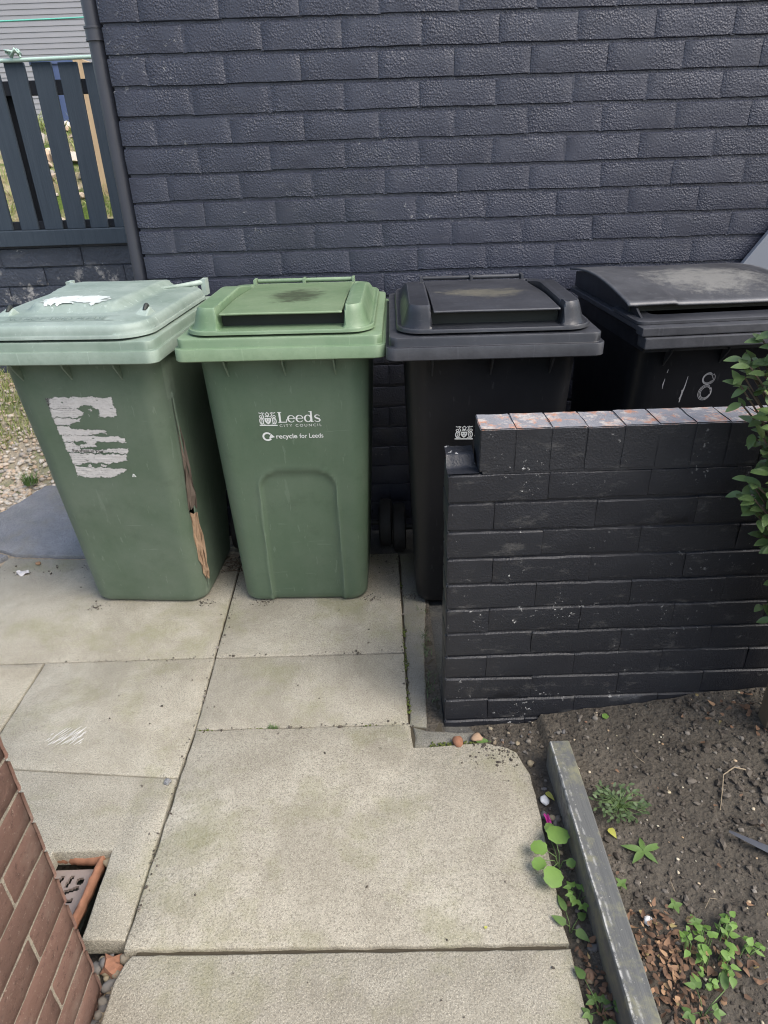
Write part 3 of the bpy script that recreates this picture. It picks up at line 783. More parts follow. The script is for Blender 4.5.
# ------------------------------------------------------------------ wheelie bins
def rrect(hw, f, b, rf, rb, z, cx=0.0, nf=60, nc=9, ns=14, nb=14, split=False):
    """rounded rectangle ring, starting front-left, running left to right along the front"""
    P = []
    for i in range(nf): P.append((-hw+rf + (2*(hw-rf))*i/nf, f))
    for i in range(nc):
        a = -math.pi/2 + (math.pi/2)*i/nc; P.append((hw-rf+rf*math.cos(a), f+rf+rf*math.sin(a)))
    for i in range(ns): P.append((hw, f+rf+(b-rb-f-rf)*i/ns))
    for i in range(nc):
        a = (math.pi/2)*i/nc; P.append((hw-rb+rb*math.cos(a), b-rb+rb*math.sin(a)))
    for i in range(nb): P.append((hw-rb-(2*(hw-rb))*i/nb, b))
    for i in range(nc):
        a = math.pi/2+(math.pi/2)*i/nc; P.append((-hw+rb+rb*math.cos(a), b-rb+rb*math.sin(a)))
    for i in range(ns): P.append((-hw, b-rb-(b-rb-f-rf)*i/ns))
    for i in range(nc):
        a = math.pi+(math.pi/2)*i/nc; P.append((-hw+rf+rf*math.cos(a), f+rf+rf*math.sin(a)))
    return [(x+cx, y, z) for x, y in P]

ZB = 0.965
class BinShape:
    def __init__(s, f0=-0.215, f1=-0.385, hw0=0.222, hw1=0.243, b0=0.165, b1=0.195, dx=0.0, rf0=0.055, rf1=0.06, tx=0.0):
        s.__dict__.update(locals())
    def par(s, z):
        t = max(0.0, min(1.0, z/ZB)); L = lambda a, b: a+(b-a)*t
        return L(s.hw0, s.hw1), L(s.f0, s.f1), L(s.b0, s.b1), L(s.rf0, s.rf1), s.dx*(1-t)+s.tx
    def front(s, x, z):
        hw, f, b, r, cx = s.par(z)
        return f
def bin_body(parent, shp, mat, arch=False, split=None, wobble=0.0):
    zs = [0.0, 0.006, 0.018] + [0.035 + (ZB-0.035)*i/74 for i in range(75)]
    rs = []
    for k, z in enumerate(zs):
        hw, f, b, r, cx = shp.par(z)
        ins = (0.020, 0.007, 0.0012)[k] if k < 3 else 0.0
        ring = rrect(hw-ins, f+ins, b-ins, r, 0.035, z, cx)
        out = []
        for (x, y, zz) in ring:
            lx = x-cx
            if y < f+ins+0.004 and abs(lx) < hw:
                # front panel: slight bow, raised arch
                y -= 0.006*(1-(lx/hw)**2)*sstep(0, .25, z)*sstep(ZB, .75, z)
                if arch:
                    aw = 0.118 + (0.56-z)*0.018; top = 0.575
                    rr = 0.06
                    ax = abs(lx-0.012); dxq = ax-aw; dz = z-top
                    qx = max(ax-(aw-rr), 0); qz = max(z-(top-rr), 0)
                    d = math.hypot(qx, qz)-rr if (qx > 0 and qz > 0) else max(ax-aw, z-top)
                    y += 0.0085*sstep(0.0055, -0.0045, d) - 0.004*math.exp(-((d-0.008)/0.0045)**2)
            if wobble: y += nz(x*5, z*5, 2)*wobble*(1-abs(lx)/hw*0.3); x += nz(y*5, z*4, 7)*wobble
            out.append((x, y, zz))
        rs.append(out)
    n = len(rs[0])
    mb = MB()
    if not split:
        mb.rings(rs, cap0=True)
    else:
        # the corner is torn open: one column of faces is missing, its two edges pulled apart
        c, gap = split
        vs = []; fs = []
        m = n+1                                     # duplicate column c
        for k, ring in enumerate(rs):
            g = gap(ring[0][2])
            row = list(ring[:c+1]) + [ring[c]] + list(ring[c+1:])
            for i in range(m):
                x, y, z = row[i]
                if i <= c:
                    w = max(0, 1-(c-i)/8)**2
                    x -= g*0.42*w; y -= g*0.34*w
                else:
                    w = max(0, 1-(i-c-1)/8)**2
                    x -= g*0.40*w; y += g*1.0*w
                vs.append((x, y, z))
        for k in range(len(rs)-1):
            g0 = gap(rs[k][0][2]); g1 = gap(rs[k+1][0][2])
            for i in range(m):
                if i == c and (g0 > 0 or g1 > 0): continue
                j = (i+1) % m
                fs.append((k*m+i, k*m+j, (k+1)*m+j, (k+1)*m+i))
        fs.append(tuple(reversed(range(m))))
        mb.add(vs, fs)
    o = mb.build('body', mat, parent, smooth=True, angle=60)
    if split:
        m_ = len(rs[0])+1
        o_edges = [(Vector(mb.v[k*m_+split[0]]), Vector(mb.v[k*m_+split[0]+1])) for k in range(len(rs))]
        mod = o.modifiers.new('thickness', 'SOLIDIFY'); mod.thickness = 0.004; mod.offset = -1
        return o, o_edges
    return o
def bin_rim(parent, mat, shp, hw=0.293, f=-0.450, b=0.215, thin=False):
    mb = MB()
    prof = [(-0.050, ZB-0.004), (-0.046, 0.971), (-0.003, 0.973), (0.0, 0.976), (0.0, 1.0065), (-0.0010, 1.0085), (-0.0085, 1.0095), (-0.0095, 1.0110), (-0.0095, 1.0315), (-0.0110, 1.0340), (-0.040, 1.0365), (-0.060, 1.0365), (-0.060, 0.98)]
    if thin: prof = [(-0.024, ZB-0.006), (-0.022, 1.016), (-0.002, 1.018), (0.0, 1.020), (0.0, 1.032), (-0.002, 1.034), (-0.05, 1.0355), (-0.05, 1.0)]
    rs = []
    for off, z in prof:
        r = 0.028+min(0, off)*0.4
        rs.append(rrect(hw+off, f-off, b+off, max(.008, r), 0.03, z, 0))
    mb.rings(rs)
    return mb.build('rim', mat, parent, smooth=True, angle=38)
def gussets(parent, mat, shp, xs):
    for gx in xs:
        m = MB(); hw, f, b, r, cx = shp.par(0.93)
        w = 0.0022
        pts = [(f+0.002, 0.965), (f-0.040, 0.965), (f-0.036, 0.955), (f+0.006, 0.905)]
        m.add([(gx+s*w, y, z) for s in (-1, 1) for y, z in pts], [(0, 1, 2, 3), (7, 6, 5, 4), (0, 4, 5, 1), (1, 5, 6, 2), (2, 6, 7, 3), (3, 7, 4, 0)])
        m.build('rib', mat, parent, recalc=True)
def wheels(parent, shp):
    ax = MB(); ax.tube([(-0.255, 0.20, 0.10), (0.255, 0.20, 0.10)], 0.011, 12); ax.build('axle', M['rubber'], parent, smooth=True, angle=40)
    for s in (-1, 1):
        m = MB(); c = 0.272*s+shp.dx*0.5
        prof = [(-.024, .03), (-.024, .075), (-.026, .085), (-.022, .096), (-.010, .1), (.010, .1), (.022, .096), (.026, .085), (.024, .075), (.024, .03)]
        m.rings([[(c+dx, 0.20+r*math.cos(a*math.pi/18), 0.10+r*math.sin(a*math.pi/18)) for a in range(36)] for dx, r in prof], cap0=True, cap1=True)
        m.build('wheel', M['rubber'], parent, smooth=True, angle=40)
def rear_handle(parent, mat):
    m = MB(); m.tube([(-0.20, 0.235, 1.055), (0.20, 0.235, 1.055)], 0.010, 12)
    for x in (-.2, -.07, .07, .2): m.box(x-.006, x+.006, 0.205, 0.247, 1.026, 1.062)
    m.build('handle', mat, parent, smooth=True, angle=40)

def sdf_rr(x, y, cx, cy, hx, hy, r):
    qx = abs(x-cx)-hx+r; qy = abs(y-cy)-hy+r
    return math.hypot(max(qx, 0), max(qy, 0)) + min(max(qx, qy), 0) - r

def slotted_lid(parent, mat, topmat):
    """flat lid: flange, sloping sides, two raised shoulders, recessed grip slot under a central panel"""
    lid = MB()
    F0, B0, HX = -0.432, 0.205, 0.263
    cy = (F0+B0)/2; hy = (B0-F0)/2
    z0 = 1.043
    def prof(x, y):
        d = -sdf_rr(x, y, 0, cy, HX, hy, 0.068)            # distance inside the outline
        # sloping sides reach the shoulder height
        front = sstep(-0.30, -0.42, y)
        fr = 0.036 + 0.022*(1-front)*sstep(.12, .2, y)*2
        h = 0.010*min(1, max(0, d/0.003)) - 0.002*sstep(.004, .012, d)
        top = 0.066 - 0.034*sstep(-0.10, 0.17, y)
        rl = 0.022 + 0.004*sstep(.20, .26, abs(x))
        h = h + (top-0.008)*(sstep(0.0, 1.0, 0.06+0.88*min(1, max(0, (d-0.013)/rl)))-sstep(0, 1, .06))/(sstep(0, 1, .94)-sstep(0, 1, .06))
        # centre lower than the shoulders; grip recess at the front
        if abs(x-.006) < 0.178:
            k = sstep(0.178, 0.172, abs(x-.006))
            cen = 0.008 + 0.012*min(1, max(0, (d-0.085)/0.01))
            h = h*(1-k) + min(h, cen)*k
        return z0 + h
    # polar-ish param so that the outline is smooth: concentric rounded rectangles
    ins = [0, .0008, .0018, .003, .006, .0095, .012, .0135, .017, .021, .025, .029, .033, .0365, .040, .045, .050, .0545, .060, .07, .08, .084, .088, .092, .097, .105, .115, .13, .15, .17, .19, .21, .23, .25, .265, .272]
    rs = [[(x, y, z0) for x, y, z in rrect(HX-.02, F0+.02, B0-.02, .055, .045, 0, nf=90, nc=14, ns=60, nb=60)], [(x, y, z0-.001) for x, y, z in rrect(HX, F0, B0, .070, .060, 0, nf=90, nc=14, ns=60, nb=60)]]
    for i_ in ins:
        ring = rrect(HX-i_, F0+i_, B0-i_, max(.004, .070-i_*.8), max(.004, .060-i_*.8), 0, nf=90, nc=14, ns=60, nb=60)
        rs.append([(x, y, prof(x, y)) for x, y, _ in ring])
    lid.rings(rs, cap1=True)
    lo = lid.build('lid', mat, parent, smooth=True, angle=24)
    # central panel
    p = MB()
    def pf(u, v):
        x = -0.163+u*0.338; y = -0.402+v*0.555
        z = 1.0935 - 0.016*sstep(.35, 1.0, v) + nz(x*6, y*6)*0.0008 - 0.004*math.exp(-((u-.55)/.25)**2-((v-.55)/.25)**2)
        return (x, y, z)
    p.grid(pf, 40, 50)
    pan = p.build('lid_panel', topmat, lo, smooth=True)
    mod = pan.modifiers.new('thick', 'SOLIDIFY'); mod.thickness = 0.006; mod.offset = -1
    bv = pan.modifiers.new('bev', 'BEVEL'); bv.width = 0.0025; bv.segments = 2; bv.limit_method = 'ANGLE'
    # the raised shoulders end in steps beside the panel
    q = MB(); q.box(-0.166, 0.178, -0.36, -0.352, 1.045, 1.086); q.build('grip_shade', M['slot_shade'], lo)  # dark plate paints the shade inside the grip slot
    h = MB(); h.tube([(-0.165, 0.200, 1.080), (0.165, 0.200, 1.080)], 0.007, 12)
    for x in (-.172, 0.0, .172): h.box(x-.004, x+.004, 0.165, 0.210, 1.055, 1.089)
    h.build('hinge', mat, lo, smooth=True, angle=40)
    return lo

def flat_print(name, polys, mat, parent, frontf, lift=0.0012, thick=0.0012):
    """polys in (x, z) laid on the bin front"""
    m = MB()
    for vs, fs in polys:
        n = len(vs)
        m.add([(x, frontf(x, z)-lift, z) for x, z in vs], fs)
    return m.build(name, mat, parent)

def ribbon(pts, w):
    """2-D stroke with varying width"""
    vs = []; n = len(pts)
    ws = w if isinstance(w, (list, tuple)) else [w]*n
    for i, p in enumerate(pts):
        a = pts[max(0, i-1)]; b = pts[min(n-1, i+1)]
        dx, dy = b[0]-a[0], b[1]-a[1]; L = math.hypot(dx, dy) or 1
        nx_, ny_ = -dy/L, dx/L
        vs += [(p[0]+nx_*ws[i]/2, p[1]+ny_*ws[i]/2), (p[0]-nx_*ws[i]/2, p[1]-ny_*ws[i]/2)]
    return vs, [(2*i, 2*i+1, 2*i+3, 2*i+2) for i in range(n-1)]
def poly(pts): return list(pts), [tuple(range(len(pts)))]
def ell(cx, cy, rx, ry, n=20): return poly([(cx+rx*math.cos(2*math.pi*k/n), cy+ry*math.sin(2*math.pi*k/n)) for k in range(n)])
def ringp(cx, cy, rx, ry, w, a0=0, a1=360, n=36, wf=None):
    pts = [(cx+rx*math.cos(R(a0+(a1-a0)*k/n)), cy+ry*math.sin(R(a0+(a1-a0)*k/n))) for k in range(n+1)]
    ws = [(wf(R(a0+(a1-a0)*k/n)) if wf else w) for k in range(n+1)]
    return ribbon(pts, ws)
def place(polys, x, z, s):
    return [([(x+px*s, z+pz*s) for px, pz in vs], fs) for vs, fs in polys]

def serif_leeds():
    """the word Leeds in roman capitals and lower case, x-height 1"""
    out = []; x = 0
    # L
    out += [poly([(.10, 0), (.34, 0), (.34, 1.45), (.10, 1.45)]), poly([(-.02, 1.36), (.48, 1.36), (.48, 1.46), (-.02, 1.46)]),
            poly([(-.02, -.01), (1.02, -.01), (1.02, .11), (-.02, .11)]), poly([(.92, .0), (1.04, .0), (1.08, .44), (.99, .44)])]
    x = 1.12
    wf = lambda a: 0.085 + 0.125*max(0, -math.cos(a))**1.2 + 0.06*max(0, math.cos(a))**2
    for _ in range(2):
        out += place([ringp(.50, .5, .40, .46, .1, 6, 325, 40, wf), poly([(.12, .50), (.95, .50), (.95, .58), (.12, .58)])], x, 0, 1)
        x += 1.04
    # d
    out += place([ringp(.48, .5, .38, .46, .1, 0, 360, 40, lambda a: 0.09+0.12*abs(math.cos(a))), poly([(.80, 0), (1.02, 0), (1.02, 1.5), (.80, 1.5)]),
                  poly([(.62, 1.40), (.85, 1.40), (.85, 1.5), (.62, 1.47)]), poly([(.80, 0), (1.16, 0), (1.16, .08), (.80, .08)])], x, 0, 1)
    x += 1.22
    S = [(.72, .78), (.62, .92), (.42, .97), (.20, .90), (.13, .73), (.24, .58), (.46, .49), (.66, .39), (.74, .24), (.63, .08), (.40, .02), (.18, .08), (.08, .24)]
    out += place([ribbon(S, [.07, .08, .10, .14, .18, .2, .21, .2, .18, .14, .1, .08, .07])], x, 0, 1)
    return out, x+.82
def crest():
    """council arms: shield between two supporters on a scroll"""
    o = [poly([(0, 0), (1.3, -.03), (1.3, .06), (0, .09)])]
    o += [poly([(.42, .62), (.88, .62), (.88, .38), (.78, .22), (.65, .12), (.52, .22), (.42, .38)])]
    for s in (-1, 1):
        f = lambda p: [(0.65+s*(x-0.65), y) for x, y in p]
        def ff(t): return [(f(v), q) for v, q in t]
        o += ff([ringp(.19, .38, .13, .24, .07), ringp(.17, .74, .09, .09, .055), ribbon([(.10, .13), (.30, .16), (.42, .12)], .05),
                 ribbon([(.30, .55), (.40, .75), (.30, .92), (.42, 1.05)], .07), ribbon([(.05, 1.05), (.20, 1.0), (.33, 1.07)], .06),
                 ribbon([(.50, .70), (.58, .84), (.50, .98)], .06), ribbon([(.16, .2), (.22, .4), (.17, .55)], .05)])
    o += [ell(.65, .76, .07, .08), ribbon([(.56, .98), (.65, 1.08), (.74, .98)], .06)]
    return o
def mini_crest_holes():
    return [ell(.56, .48, .04, .05, 8), ell(.65, .33, .04, .05, 8), ell(.74, .48, .04, .05, 8)]

def text_mesh(body, size, bold=0.0, spacing=1.0):
    cu = bpy.data.curves.new('txt', 'FONT'); cu.body = body; cu.size = size; cu.offset = bold; cu.space_character = spacing
    o = bpy.data.objects.new('txt', cu); C.objects.link(o)
    dg = bpy.context.evaluated_depsgraph_get(); me = bpy.data.meshes.new_from_object(o.evaluated_get(dg))
    vs = [(v.co.x, v.co.y) for v in me.vertices]; fs = [tuple(p.vertices) for p in me.polygons]
    bpy.data.objects.remove(o); bpy.data.curves.remove(cu); bpy.data.meshes.remove(me)
    w = max(v[0] for v in vs)
    return (vs, fs), w

def council_print(parent, frontf, x, z, tagline=True):
    """x, z = left end and baseline of the big word's crest"""
    flat_print('crest', place(crest(), x, z-.004, 0.042), M['white_print'], parent, frontf)
    flat_print('crest_detail', place(mini_crest_holes(), x, z-.004, 0.042), M['ink'] if not tagline else M['green_body'], parent, frontf, 0.0018)
    L, w = serif_leeds(); s = 0.128/w
    flat_print('lettering', place(L, x+0.059, z+.006, s), M['white_print'], parent, frontf)
    t, w = text_mesh('CITY COUNCIL', 0.0125, 0.0, 1.45); k = 0.128/w
    flat_print('lettering', [([(x+.060+a*k, z-.009+b*1.0) for a, b in t[0]], t[1])], M['white_print'], parent, frontf)
    if tagline:
        bz = z-.050
        flat_print('recycling_mark', [ringp(x+.018, bz+.008, .0125, .0125, .0058, 40, 325, 30), poly([(x+.022, bz+.001), (x+.041, bz+.006), (x+.030, bz+.018)])], M['white_print'], parent, frontf)
        t, w = text_mesh('recycle', 0.0225, 0.00035); k = 0.066/w
        flat_print('lettering', [([(x+.044+a*k, bz+.001+b) for a, b in t[0]], t[1])], M['white_print'], parent, frontf)
        t, w = text_mesh('for Leeds', 0.0225, 0.0002); k = 0.073/w
        flat_print('lettering', [([(x+.117+a*k, bz+.001+b) for a, b in t[0]], t[1])], M['white_print'], parent, frontf)

# ---- second bin: newer green bin
b2 = empty('wheelie_bin', (-0.258, 2.30, 0.001), R(-2.0), 'newer green wheelie bin with white council lettering and an arched front panel', 'wheelie bin', 'wheelie bins along the painted wall')
sh2 = BinShape(dx=-0.030, tx=-0.006, hw0=.228, hw1=.247)
bin_body(b2, sh2, M['green_body'], arch=True)
bin_rim(b2, M['green_lid'], sh2); gussets(b2, M['green_body'], sh2, (-.165, .0, .145)); wheels(b2, sh2); rear_handle(b2, M['green_lid'])
slotted_lid(b2, M['green_lid'], M['green_top'])
ff2 = lambda x, z: sh2.front(x, z) - 0.006*(1-((x-sh2.par(z)[4])/sh2.par(z)[0])**2)*sstep(0, .25, z)*sstep(ZB, .75, z)
council_print(b2, ff2, -0.098, 0.752)

# ---- third bin: black
b3 = empty('wheelie_bin', (0.321, 2.245, 0.001), R(-1.2), 'black wheelie bin with a flat slotted lid and white crest, beside the newer green bin', 'wheelie bin', 'wheelie bins along the painted wall')
sh3 = BinShape(dx=0.015, f0=-0.20)
bin_body(b3, sh3, M['black_body'])
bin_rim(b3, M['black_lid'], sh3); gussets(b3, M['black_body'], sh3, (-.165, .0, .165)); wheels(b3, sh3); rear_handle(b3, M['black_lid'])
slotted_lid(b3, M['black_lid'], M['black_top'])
ff3 = lambda x, z: sh3.front(x, z) - 0.006*(1-((x-sh3.par(z)[4])/sh3.par(z)[0])**2)*sstep(0, .25, z)*sstep(ZB, .75, z)
council_print(b3, ff3, -0.094, 0.705, False)

# ---- first bin: faded green with torn label and split corner
b1 = empty('wheelie_bin', (-0.868, 2.325, 0.001), R(-4.5), 'faded green wheelie bin with torn paper label, bleached lid and split corner', 'wheelie bin', 'wheelie bins along the painted wall')
sh1 = BinShape(dx=-0.032, tx=0.028, rf0=0.06, rf1=0.07, hw0=0.215)
def gap1(z):
    K = [(0.06, 0), (0.10, .006), (0.16, .016), (.22, .027), (.30, .030), (.36, .026), (.42, .034), (.50, .026), (.60, .014), (.70, .007), (.79, .002), (.83, 0)]
    for (a, ga), (b, gb) in zip(K[:-1], K[1:]):
        if a <= z <= b: return ga+(gb-ga)*(z-a)/(b-a)
    return 0.0
_, EDGES1 = bin_body(b1, sh1, M['old_body'], split=(68, gap1), wobble=0.004)
bin_rim(b1, M['old_rim'], sh1); gussets(b1, M['old_body'], sh1, (-.15, .0, .15)); wheels(b1, sh1); rear_handle(b1, M['old_rim'])
ff1 = lambda x, z: sh1.front(x, z) - 0.006*(1-((x-sh1.par(z)[4])/sh1.par(z)[0])**2)*sstep(0, .25, z)*sstep(ZB, .75, z) + nz(x*5, z*5, 2)*0.004
# lid: pillowed sheet with raised D-shaped plateau
lid = MB(); F0, B0, HX = -0.440, 0.205, 0.270
def lid1z(x, y):
    d = -sdf_rr(x, y, 0, (F0+B0)/2, HX, (B0-F0)/2, 0.098)
    h = 0.009*min(1, d/.0015) - .001*sstep(.003, .006, d)
    q_ = max(0, min(1, (d-.006)/0.016)); h += 0.026*math.sqrt(1-(1-q_)**2)
    h += 0.005*sstep(.015, .09, d)
    # D-shaped plateau, narrower at the front, with a broad bevel
    pd = sdf_rr(x, y, -.035+.02*sstep(.1, -.25, y), .02, .150+.03*sstep(-.25, .1, y), .300, .07)
    h += 0.022*(1-min(1, max(0, (pd+.024)/.026))) + nz(x*5, y*5, 4)*0.002
    h -= 0.004*sstep(.0, .2, y)
    return 1.043+h
ins = [0, .0007, .0016, .003, .006, .0068, .008, .010, .0125, .016, .019, .0225, .026, .03, .038, .05, .06, .07, .08, .09, .1, .11, .12, .13, .14, .15, .16, .175, .19, .205, .22, .24, .26, .275]
rs = [[(x, y, 1.044) for x, y, z in rrect(HX-.02, F0+.02, B0-.02, .08, .08, 0, nf=90, nc=14, ns=60, nb=60)], [(x, y, 1.042) for x, y, z in rrect(HX, F0, B0, .098, .098, 0, nf=90, nc=14, ns=60, nb=60)]]
for i_ in ins:
    rs.append([(x, y, lid1z(x, y)) for x, y, _ in rrect(HX-i_, F0+i_, B0-i_, max(.004, .098-i_*.8), max(.004, .098-i_*.8), 0, nf=90, nc=14, ns=60, nb=60)])
lid.rings(rs, cap1=True)
lo = lid.build('lid', M['old_lid'], b1, smooth=True, angle=42)
for s in (-1, 1):
    # folded lug at each front corner and a strap running to the hinge
    m = MB(); cx = s*0.222 + 0.012
    cx = s*.205+.01; zb = lid1z(cx, -.30)-.004
    m.add([(cx-.026, -.325, zb), (cx+.022, -.332, zb), (cx+.020, -.285, zb+.022), (cx-.004, -.280, zb+.021), (cx-.022, -.262, zb), (cx+.026, -.262, zb)],
          [(0, 1, 2, 3), (3, 2, 5, 4), (0, 3, 4), (1, 5, 2)])
    m.build('lug', M['old_lid'], lo, bevel=0.004)
    m = MB(); m.tube([(cx+.008, -.300, zb+.012), (cx+.010, -.288, zb+.0225), (cx+.011, -.283, zb+.024)], [.006, .0075, .008], 8); m.build('lug_hole', M['slot_shade'], lo)  # dark tube paints the shade of the lug's hole
    m = MB(); m.tube([(s*.12, 0.06, 1.086), (s*.18, 0.14, 1.082), (s*.245, .205, 1.083)], [.005, .007, .010], 10); m.box(s*.245-.008, s*.245+.008, .19, .228, 1.04, 1.094)
    m.build('hinge_arm', M['old_lid'], lo, smooth=True, angle=40)
m = MB(); pv = {}
def pvv(i, j):
    if (i, j) not in pv:
        x = -.15+i*.003; y = -.285+j*.003; pv[(i, j)] = len(m.v); m.v.append((x, y, lid1z(x, y)+.0016))
    return pv[(i, j)]
for j in range(52):
    for i in range(95):
        x = -.15+(i+.5)*.003; y = -.285+(j+.5)*.003
        if sdf_rr(x, y, -.022, -.205, .095, .05, .03)/.03 + nz(x*22, y*22, 3)*1.1 + nz(x*70, y*70, 5)*.7 < -.1:
            m.f.append((pvv(i, j), pvv(i+1, j), pvv(i+1, j+1), pvv(i, j+1))); m.mi.append(0)
m.build('scuffed_patch', M['pale_scrape'], lo, smooth=True)
t, w = text_mesh('NO HOT ASHES PLEASE', 0.030, 0.0, 1.12); k = 0.29/w
m = MB(); m.add([(-.155+a*k, -.375+b*1.35, lid1z(-.155+a*k, -.375+b*1.35)+.0024) for a, b in t[0]], t[1]); m.build('embossed_lettering', M['emboss'], lo)
m = MB()
vs, fs = ribbon([(-.17+.335*q/30+0, -.383) for q in range(31)], .0025); m.add([(x, y, lid1z(x, y)+.0020) for x, y in vs], fs)
vs, fs = ribbon([(-.17+.335*q/30+0, -.336) for q in range(31)], .0025); m.add([(x, y, lid1z(x, y)+.0020) for x, y in vs], fs)
m.build('lettering_frame', M['emboss'], lo)
m = MB(); m.tube([(-.12, .205, 1.082), (.12, .205, 1.082)], .008, 10); m.build('hinge', M['old_lid'], lo, smooth=True)

# torn label: crop coordinates of the photograph's label turned into metres on the panel
solid = [[(130, 72), (345, 68), (470, 75), (527, 70), (533, 110), (555, 165), (560, 208), (435, 214), (440, 165), (385, 138), (330, 122), (285, 150), (78, 150), (84, 76)],
         [(80, 155), (240, 150), (300, 160), (322, 178), (312, 205), (245, 214), (90, 214)],
         [(92, 219), (300, 222), (285, 242), (222, 265), (205, 275), (110, 272)],
         [(113, 280), (210, 284), (225, 302), (330, 305), (440, 310), (470, 318), (480, 342), (440, 335), (330, 348), (210, 350), (130, 345)],
         [(143, 352), (330, 352), (420, 360), (560, 358), (605, 372), (622, 410), (560, 398), (470, 400), (400, 398), (390, 420), (400, 440), (280, 445), (265, 430), (335, 412), (300, 395), (230, 392), (225, 402), (150, 398)],
         [(155, 405), (225, 408), (270, 442), (275, 455), (450, 462), (540, 450), (632, 448), (628, 490), (540, 488), (450, 480), (170, 482)],
         [(185, 488), (330, 492), (450, 497), (622, 500), (618, 545), (560, 560), (480, 572), (440, 560), (400, 562), (300, 568), (250, 580), (212, 582)],
         [(215, 588), (300, 604), (420, 602), (500, 612), (600, 612), (613, 628), (560, 655), (500, 682), (400, 685), (300, 682), (236, 676)],
         [(330, 580), (350, 588), (345, 600), (320, 598)], [(420, 572), (470, 580), (455, 598), (420, 592)], [(360, 155), (388, 160), (372, 172)], [(355, 195), (378, 215), (360, 205)]]
def inpoly(x, y, P):
    c = False; j = len(P)-1
    for i in range(len(P)):
        if (P[i][1] > y) != (P[j][1] > y) and x < (P[j][0]-P[i][0])*(y-P[i][1])/(P[j][1]-P[i][1])+P[i][0]: c = not c
        j = i
    return c
m = MB(); lw = 0
def crop2bin(xc, yc):
    le = 84+(yc-77)*.264
    return (-0.090+(xc-le)*.000432, 0.852-(yc-77)*.000465)
GX, GY = 170, 165
vid2 = {}
def lv(i, j):
    if (i, j) not in vid2:
        xc = 40+i*3.6; yc = 64+j*3.8
        x, z = crop2bin(xc, yc); vid2[(i, j)] = len(m.v)
        m.v.append((x, ff1(x, z)-.0014-max(0, nz(x*40, z*90))*.0012, z))
    return vid2[(i, j)]
for j in range(GY):
    for i in range(GX):
        xc = 40+(i+.5)*3.6; yc = 64+(j+.5)*3.8
        xa = xc+nz(xc*.05, yc*.08)*10+nz(xc*.25, yc*.3, 6)*6; ya = yc+nz(xc*.03, yc*.02, 9)*11+nz(xc*.09, yc*.05, 19)*6+nz(xc*.3, yc*.3, 3)*4
        if any(inpoly(xa, ya, P) for P in solid) and nz(xc*.02, yc*.11, 31) < 0.60:
            m.f.append((lv(i, j), lv(i+1, j), lv(i+1, j+1), lv(i, j+1))); m.mi.append(0)
lab = m.build('torn_label', M['paper'], b1)
m = MB()
P = [crop2bin(*q) for q in ((52, 78), (140, 74), (78, 168))]
m.add([(x, ff1(x, z)-.001, z) for x, z in P], [(0, 1, 2)]); m.build('label_corner', M['hatch'], lab)
t, w = text_mesh('Put these in your', 0.0135, 0.0002); k = .103/w
x0, z0 = crop2bin(216, 474)
flat_print('lettering', [([(x0+a*k, z0+b-a*k*.02) for a, b in t[0]], t[1])], M['ink'], lab, ff1, .0042)
x0, z0 = crop2bin(668, 672)
flat_print('recycling_mark', [ribbon([(x0+.006*math.cos(a), z0+.007*math.sin(a)) for a in (1.57, 3.67, 5.76, 7.85)], .0042)], M['white_print'], b1, ff1)

# cardboard poking out of the split
def crumple(name, rows, mat, label, cat):
    """rows: (z, x, y, width, lean)"""
    m = MB(); n = 8
    vs = []
    for j, (z, x, y, w) in enumerate(rows):
        for i in range(n+1):
            t_ = i/n-.5
            vs.append((x+t_*w*.75+nz(j*1.3, i*.9, 3)*.010, y+t_*w*.75+nz(j*1.2, i*1.1, 8)*.016-(i % 3)*.004, z+nz(i*.8, j*.5, 5)*.018))
    m.add(vs, [(j*(n+1)+i, j*(n+1)+i+1, (j+1)*(n+1)+i+1, (j+1)*(n+1)+i) for j in range(len(rows)-1) for i in range(n)])
    o = m.build(name, mat, None, smooth=False)
    s = o.modifiers.new('t', 'SOLIDIFY'); s.thickness = .003
    return tag(o, label, cat)
M1 = Matrix.Translation(b1.location) @ Matrix.Rotation(b1.rotation_euler.z, 4, 'Z')
def tear(z, out):
    """point in the middle of the split at height z, pushed outwards"""
    a, b = min(EDGES1, key=lambda e: abs(e[0].z-z)); c = M1 @ ((a+b)*.5); wd = (a-b).length
    d = Vector((.55, -.83, 0))
    return c + d*out, wd
def scrap(zs, outs, extra):
    rows = []
    for z, o_ in zip(zs, outs):
        c, wd = tear(z, o_); rows.append((z, c.x, c.y, wd+extra))
    return rows
crumple('cardboard_scrap', scrap([.10, .13, .16, .20, .25, .30, .34, .38], [.006, .012, .014, .012, .010, .008, .002, -.004], .004), M['card'],
        'torn tan cardboard sticking out of the split bin corner', 'cardboard')
crumple('cardboard_scrap', scrap([.40, .45, .50, .56, .62, .68, .74], [-.010, -.008, -.006, -.006, -.006, -.006, -.008], .014), M['card_grey'],
        'dull grey-brown cardboard inside the upper part of the split bin corner', 'cardboard')

